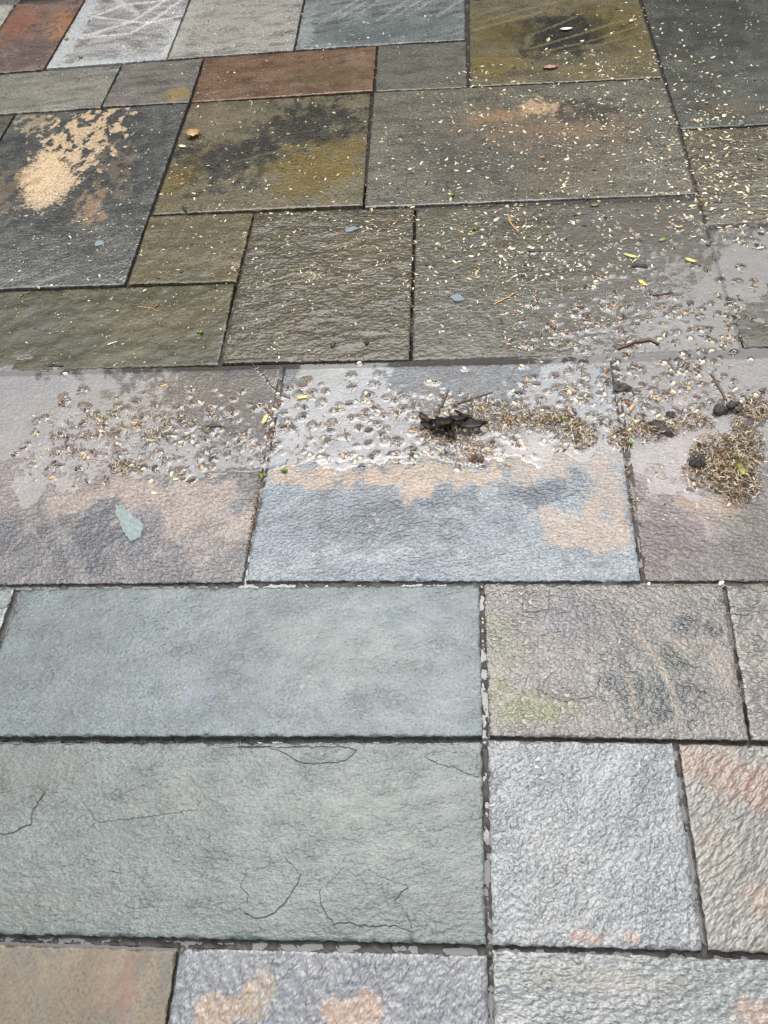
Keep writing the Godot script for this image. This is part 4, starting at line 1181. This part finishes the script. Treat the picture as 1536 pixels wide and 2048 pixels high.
	var zones := [[[-0.743, -1.400, 0.321, 0.172], 60, "small litter husk in the left part of the puddle"], [[-0.260, -1.416, 0.249, 0.123], 50, "small litter husk in the middle of the puddle"], [[0.356, -1.741, 0.315, 0.198], 46, "small litter husk on the wet stone right of centre"], [[0.341, -1.490, 0.271, 0.109], 70, "small litter husk in the bright right puddle"], [[0.498, -1.267, 0.080, 0.108], 22, "small litter husk on the right debris heap"], [[0.051, -1.407, 0.197, 0.060], 26, "small litter husk on the middle debris drift"]]
	for zn in zones:
		for k in zn[1]:
			var at := inside(zn[0])
			var pale := rng.randf() < 0.2
			var ci := rng.randi() % 6
			var what: String = "pale round husk" if pale else ["brown", "russet", "grey brown", "black", "dark brown", "tan"][ci] + " husk"
			put_small("litter_husk", pod_meshes[rng.randi() % 5] if pale else husk_meshes[rng.randi() % 6], cream if pale else [brown, russet, greyb, dark, umber, tan][ci], at, beside(what, at), "seed husk", zn[2].replace("small litter husk", "husks"), 0.006)
	for a in [[Vector2(-0.817, -1.847), "russet curled husk beside a pale stalk on the olive stone"], [Vector2(-0.439, -1.770), "russet husk on the brown stone left of the long joint"], [Vector2(-0.404, -1.546), "russet husk in the puddle beside the yellow petal"], [Vector2(0.391, -1.866), "russet husk against a pale petal in the right puddle"], [Vector2(0.466, -1.885), "russet husk above the floating brown twig"], [Vector2(0.341, -1.706), "dark red husk with a green bract in the right puddle"], [Vector2(0.213, -1.703), "red brown husk at the flooded edge of the pale stone"], [Vector2(0.296, -1.568), "smooth brown husk in the bright puddle"], [Vector2(0.154, -1.830), "reddish husk on the pale wet stone"], [Vector2(-0.524, -1.403), "russet husk at the right end of the left drift"], [Vector2(-0.985, -1.520), "russet husk in the grey puddle at the left"]]:
		put_small("russet_husk", husk_meshes[0], russet, a[0], a[1], "seed husk", "single russet husks", 0.008)
	fine_litter()

# names a small thing by what it lies beside
var landmarks: Array = []
var said := {}

func beside(what: String, at: Vector2) -> String:
	var order := landmarks.duplicate()
	order.sort_custom(func(a, b): return at.distance_squared_to(a[1]) < at.distance_squared_to(b[1]))
	for lm in order.slice(0, 8):
		var d: Vector2 = at - lm[1]
		var side := ("right of" if d.x > 0 else "left of") if absf(d.x) > absf(d.y) else ("below" if d.y > 0 else "above")
		for close in ([ "just ", ""] if d.length() < 0.06 else ["", "well "]):
			var t := "%s %s%s the %s" % [what, close, side, lm[0]]
			if not said.has(t):
				said[t] = true
				return t
	return what + " in the puddle litter"

func put_small(called: String, m: Mesh, mat: Material, at: Vector2, label: String, category: String, group: String, r: float) -> void:
	var o := put(numbered(called), m, mat, self)
	o.position = Vector3(at.x, rest_y(at.x, at.y) + 0.001, at.y)
	o.rotation = Vector3(rng.randf_range(-0.3, 0.3), rng.randf() * TAU, rng.randf_range(-0.15, 0.15))
	tag(o, label, category, group)
	wetted(at.x, at.y, r, 0.0017)

func fibre_mesh() -> ArrayMesh:
	var st := start()
	tube(st, [Vector3(-0.5, 0, 0.06), Vector3(-0.1, 0.05, -0.03), Vector3(0.5, 0, 0.05)], 0.07, 0.05, 4)
	return st.commit()

func speck_mesh() -> ArrayMesh:
	return lump(1.0, 0.42, 0.5, 0.12, 5, 4, 5, 0.8)

func scatter(called: String, label: String, category: String, m: Mesh, list: Array) -> void:
	var mm := MultiMesh.new()
	mm.transform_format = MultiMesh.TRANSFORM_3D
	mm.use_colors = true
	mm.mesh = m
	mm.instance_count = list.size()
	for i in list.size():
		mm.set_instance_transform(i, list[i][0])
		mm.set_instance_color(i, list[i][1])
	var o := MultiMeshInstance3D.new()
	o.name = called
	o.multimesh = mm
	var mat := StandardMaterial3D.new()
	mat.vertex_color_use_as_albedo = true
	mat.roughness = 0.5
	o.material_override = mat
	add_child(o)
	tag(o, label, category, "", "stuff")

func bit(at: Vector2, len: float, thick: float, pal: Array, up: float) -> Array:
	var b := Basis.from_euler(Vector3(rng.randf_range(-0.35, 0.35), rng.randf() * TAU, rng.randf_range(-0.35, 0.35))) * Basis.from_scale(Vector3(len, thick, thick))
	var c: Color = pal[rng.randi() % pal.size()]
	c = c.srgb_to_linear() * rng.randf_range(0.7, 1.2)
	return [Transform3D(b, Vector3(at.x, rest_y(at.x, at.y) + up, at.y)), c]

func fine_litter() -> void:
	var pale := [Color8(226, 214, 182), Color8(202, 186, 148), Color8(238, 230, 206), Color8(184, 166, 128), Color8(216, 202, 170)]
	var mixed := [Color8(176, 142, 96), Color8(120, 82, 50), Color8(70, 50, 36), Color8(206, 184, 140), Color8(130, 92, 62), Color8(96, 72, 50), Color8(44, 36, 30), Color8(58, 44, 34), Color8(78, 58, 42)]
	var specks: Array = []
	var fibres: Array = []
	# loose specks: zone, number, length range mm
	for zn in [[[0.251, -2.491, 0.541, 0.559], 1600, 4.0, 10.0], [[0.674, -2.326, 0.223, 0.337], 650, 5.0, 12.0], [[0.638, -2.942, 0.424, 0.509], 460, 5.0, 11.0], [[-0.752, -2.273, 0.626, 0.656], 950, 3.5, 8.0], [[-0.401, -1.937, 0.292, 0.332], 520, 3.5, 9.0], [[-0.954, -1.769, 0.349, 0.174], 160, 3.0, 7.0], [[0.128, -1.945, 0.328, 0.305], 820, 4.0, 10.0], [[0.356, -1.741, 0.303, 0.198], 200, 4.0, 9.0], [[-0.743, -1.400, 0.332, 0.187], 380, 3.0, 8.0], [[-0.215, -1.415, 0.316, 0.153], 300, 3.0, 8.0], [[0.328, -1.474, 0.281, 0.139], 220, 3.0, 8.0], [[-0.820, -3.304, 0.780, 0.344], 260, 4.0, 8.0], [[0.094, -1.376, 0.280, 0.088], 160, 3.0, 8.0], [[0.454, -1.241, 0.149, 0.133], 160, 3.0, 8.0]]:
		for k in zn[1]:
			var at := inside(zn[0])
			if stone_at(at.x, at.y) == null and rng.randf() < 0.5: continue
			var len := rng.randf_range(zn[2], zn[3]) * 0.001
			len *= 0.45 + 0.9 * pow(rng.randf(), 1.6)
			if at.y < -1.9: len *= 1.4
			specks.append(bit(at, len, len * rng.randf_range(0.55, 1.5), pale if rng.randf() < 0.74 else mixed, 0.0008))
			if len > 0.0055 and rng.randf() < 0.4: wetted(at.x, at.y, len * 0.5, 0.0008)
	# drifts: zone, number, depth of the heap m
	for zn in [[[-0.751, -1.385, 0.237, 0.108], 420, 0.003], [[-0.870, -1.435, 0.134, 0.048], 120, 0.003], [[-0.530, -1.378, 0.104, 0.061], 120, 0.003], [[-0.774, -1.303, 0.046, 0.021], 110, 0.007], [[0.063, -1.425, 0.110, 0.040], 520, 0.009], [[0.171, -1.411, 0.054, 0.033], 240, 0.009], [[-0.058, -1.395, 0.077, 0.045], 240, 0.008], [[-0.020, -1.335, 0.065, 0.029], 160, 0.004], [[0.228, -1.378, 0.038, 0.041], 260, 0.010], [[0.305, -1.355, 0.025, 0.037], 130, 0.007], [[0.371, -1.380, 0.063, 0.029], 280, 0.009], [[0.458, -1.402, 0.063, 0.024], 150, 0.007], [[0.511, -1.315, 0.067, 0.053], 760, 0.016], [[0.523, -1.239, 0.047, 0.069], 860, 0.017], [[0.466, -1.254, 0.044, 0.054], 260, 0.008], [[0.571, -1.362, 0.031, 0.086], 360, 0.010], [[0.605, -1.435, 0.031, 0.039], 240, 0.013], [[-0.081, -1.457, 0.124, 0.062], 140, 0.003], [[0.333, -1.521, 0.285, 0.127], 260, 0.002], [[0.298, -1.744, 0.282, 0.126], 160, 0.002], [[0.008, -1.470, 0.067, 0.022], 120, 0.004], [[-0.347, -1.373, 0.169, 0.075], 130, 0.003]]:
		for k in zn[1]:
			var at := inside(zn[0])
			var len := rng.randf_range(0.006, 0.015)
			fibres.append(bit(at, len, rng.randf_range(0.007, 0.014), mixed if rng.randf() < 0.75 else pale, rng.randf() * zn[2] + 0.0006))
			if rng.randf() < 0.05: wetted(at.x, at.y, 0.005, 0.0009)
	# small clumps held together by the water's skin
	for zn in [[[-0.746, -1.415, 0.334, 0.173], 70], [[-0.239, -1.447, 0.274, 0.141], 60], [[0.356, -1.741, 0.326, 0.180], 80], [[0.363, -1.489, 0.292, 0.109], 90], [[0.611, -1.876, 0.129, 0.211], 14], [[0.028, -1.334, 0.257, 0.058], 30], [[0.620, -1.728, 0.068, 0.106], 12]]:
		for k in zn[1]:
			var c := inside(zn[0])
			var rad := rng.randf_range(0.004, 0.010)
			var turn := rng.randf() * TAU
			for q in rng.randi_range(4, 11):
				var d := Vector2(rng.randfn() * rad, rng.randfn() * rad * 0.5).rotated(turn)
				fibres.append(bit(c + d, rng.randf_range(0.005, 0.012), rng.randf_range(0.008, 0.017), mixed if rng.randf() < 0.8 else pale, rng.randf() * 0.003 + 0.0005))
			wetted(c.x, c.y, rad * 1.1, 0.0018)
	# what has gathered in the joints
	for seg in [[Vector2(-0.469, -1.274), Vector2(-0.464, -1.062), 90], [Vector2(0.313, -1.327), Vector2(0.307, -1.127), 90], [Vector2(-0.318, -3.130), Vector2(-0.314, -2.866), 40], [Vector2(-0.012, -3.418), Vector2(-0.012, -2.862), 70], [Vector2(-0.162, -2.216), Vector2(-0.152, -1.632), 40], [Vector2(-0.618, -2.215), Vector2(-0.616, -1.949), 20], [Vector2(-0.319, -2.835), Vector2(-0.303, -2.250), 30], [Vector2(-0.603, -3.146), Vector2(-0.345, -3.147), 30], [Vector2(0.581, -2.839), Vector2(0.598, -2.249), 30], [Vector2(0.601, -2.232), Vector2(0.605, -2.124), 60], [Vector2(-0.288, -2.235), Vector2(0.578, -2.218), 90], [Vector2(-0.420, -1.628), Vector2(-0.155, -1.620), 14]]:
		for k in seg[2]:
			var at: Vector2 = seg[0].lerp(seg[1], rng.randf()) + Vector2(rng.randf_range(-0.004, 0.004), rng.randf_range(-0.004, 0.004))
			var b := bit(at, rng.randf_range(0.005, 0.012), rng.randf_range(0.007, 0.012), mixed, 0.001)
			var t: Transform3D = b[0]
			if stone_at(at.x, at.y) == null: t.origin.y = 0.0015
			fibres.append([t, b[1]])
	scatter("flower_litter", "pale specks of fallen flower litter over the stones", "litter", speck_mesh(), specks)
	scatter("drifted_litter", "brown and tan shreds drifted into lines and heaps", "litter", fibre_mesh(), fibres)

# ---------------------------------------------------------------- trees that the puddle mirrors
func tree(at: Vector3, height: float, spread: float, sd: int, label: String) -> void:
	var rg := RandomNumberGenerator.new()
	rg.seed = sd
	var o := Node3D.new()
	o.name = numbered("garden_tree")
	add_child(o)
	o.position = at
	tag(o, label, "tree", "trees beyond the patio")
	var st := start()
	tube(st, [Vector3(0, 0, 0), Vector3(0.1, height * 0.3, 0), Vector3(0, height * 0.6, 0.1), Vector3(0.05, height * 0.92, 0)], 0.2, 0.03, 8)
	var ends: Array = []
	for k in 12:
		var h0 := height * rg.randf_range(0.2, 0.7)
		var an := rg.randf() * TAU
		var ln := spread * rg.randf_range(0.5, 0.9)
		var e := Vector3(cos(an) * ln, h0 + ln * 0.7, sin(an) * ln)
		tube(st, [Vector3(0, h0, 0), Vector3(0, h0, 0).lerp(e, 0.5) + Vector3(0, 0.15, 0), e], 0.07, 0.012, 5)
		ends.append(e)
	put("trunk", st.commit(), plain([70, 60, 50], 0.8), o)
	var lf := start()
	for c in 150:
		var an := rg.randf() * TAU
		var v := rg.randf()
		var r := spread * pow(maxf(0.0, sin(PI * (0.1 + 0.87 * v))), 0.65) * pow(rg.randf(), 0.4)
		var cc := Vector3(cos(an) * r, height * (0.12 + 0.86 * v), sin(an) * r)
		var cr := rg.randf_range(0.35, 0.7) * spread / 2.2
		for k in 70:
			var d := Vector3(rg.randfn(), rg.randfn() * 0.7, rg.randfn()) * cr * 0.5
			var p := cc + d
			var u := Vector3(rg.randfn(), rg.randfn() * 0.5, rg.randfn()).normalized()
			var w := u.cross(Vector3(rg.randfn(), rg.randfn(), rg.randfn())).normalized()
			var s := rg.randf_range(0.07, 0.13)
			var nn := u.cross(w)
			for q in [p - u * s, p + w * s * 0.45, p + u * s, p - u * s, p + u * s, p - w * s * 0.45]:
				lf.set_normal(nn)
				lf.add_vertex(q)
	var gm := plain([70, 86, 38], 0.6)
	gm.backlight_enabled = true
	gm.backlight = Color(0.10, 0.14, 0.04)
	put("crown", lf.commit(), gm, o)

func trees() -> void:
	tree(Vector3(-7.6, -0.03, -8.2), 6.6, 2.4, 1, "leafy tree at the far left of the row beyond the patio")
	tree(Vector3(-5.6, -0.03, -9.4), 6.6, 1.9, 2, "second leafy tree from the left beyond the patio")
	tree(Vector3(-3.5, -0.03, -9.0), 8.1, 1.6, 3, "tall narrow leafy tree left of the middle beyond the patio")
	tree(Vector3(-1.9, -0.03, -9.4), 6.5, 1.4, 14, "lower leafy tree between the two tall ones beyond the patio")
	tree(Vector3(-0.3, -0.03, -9.0), 7.5, 1.6, 4, "tall leafy tree at the middle beyond the patio")
	tree(Vector3(1.5, -0.03, -10.0), 7.2, 1.7, 5, "leafy tree right of the middle beyond the patio")
	tree(Vector3(3.8, -0.03, -10.4), 5.7, 2.0, 6, "lower leafy tree at the right beyond the patio")
	tree(Vector3(2.5, -0.03, -9.4), 5.2, 1.5, 16, "small leafy tree between the middle and the right ones")
	tree(Vector3(-5.8, -0.03, -12.6), 8.4, 2.7, 7, "leafy tree in the back row on the left")
	tree(Vector3(-1.4, -0.03, -13.0), 8.9, 2.9, 8, "leafy tree in the back row at the middle")
	tree(Vector3(2.8, -0.03, -13.6), 6.8, 2.8, 9, "leafy tree in the back row on the right")
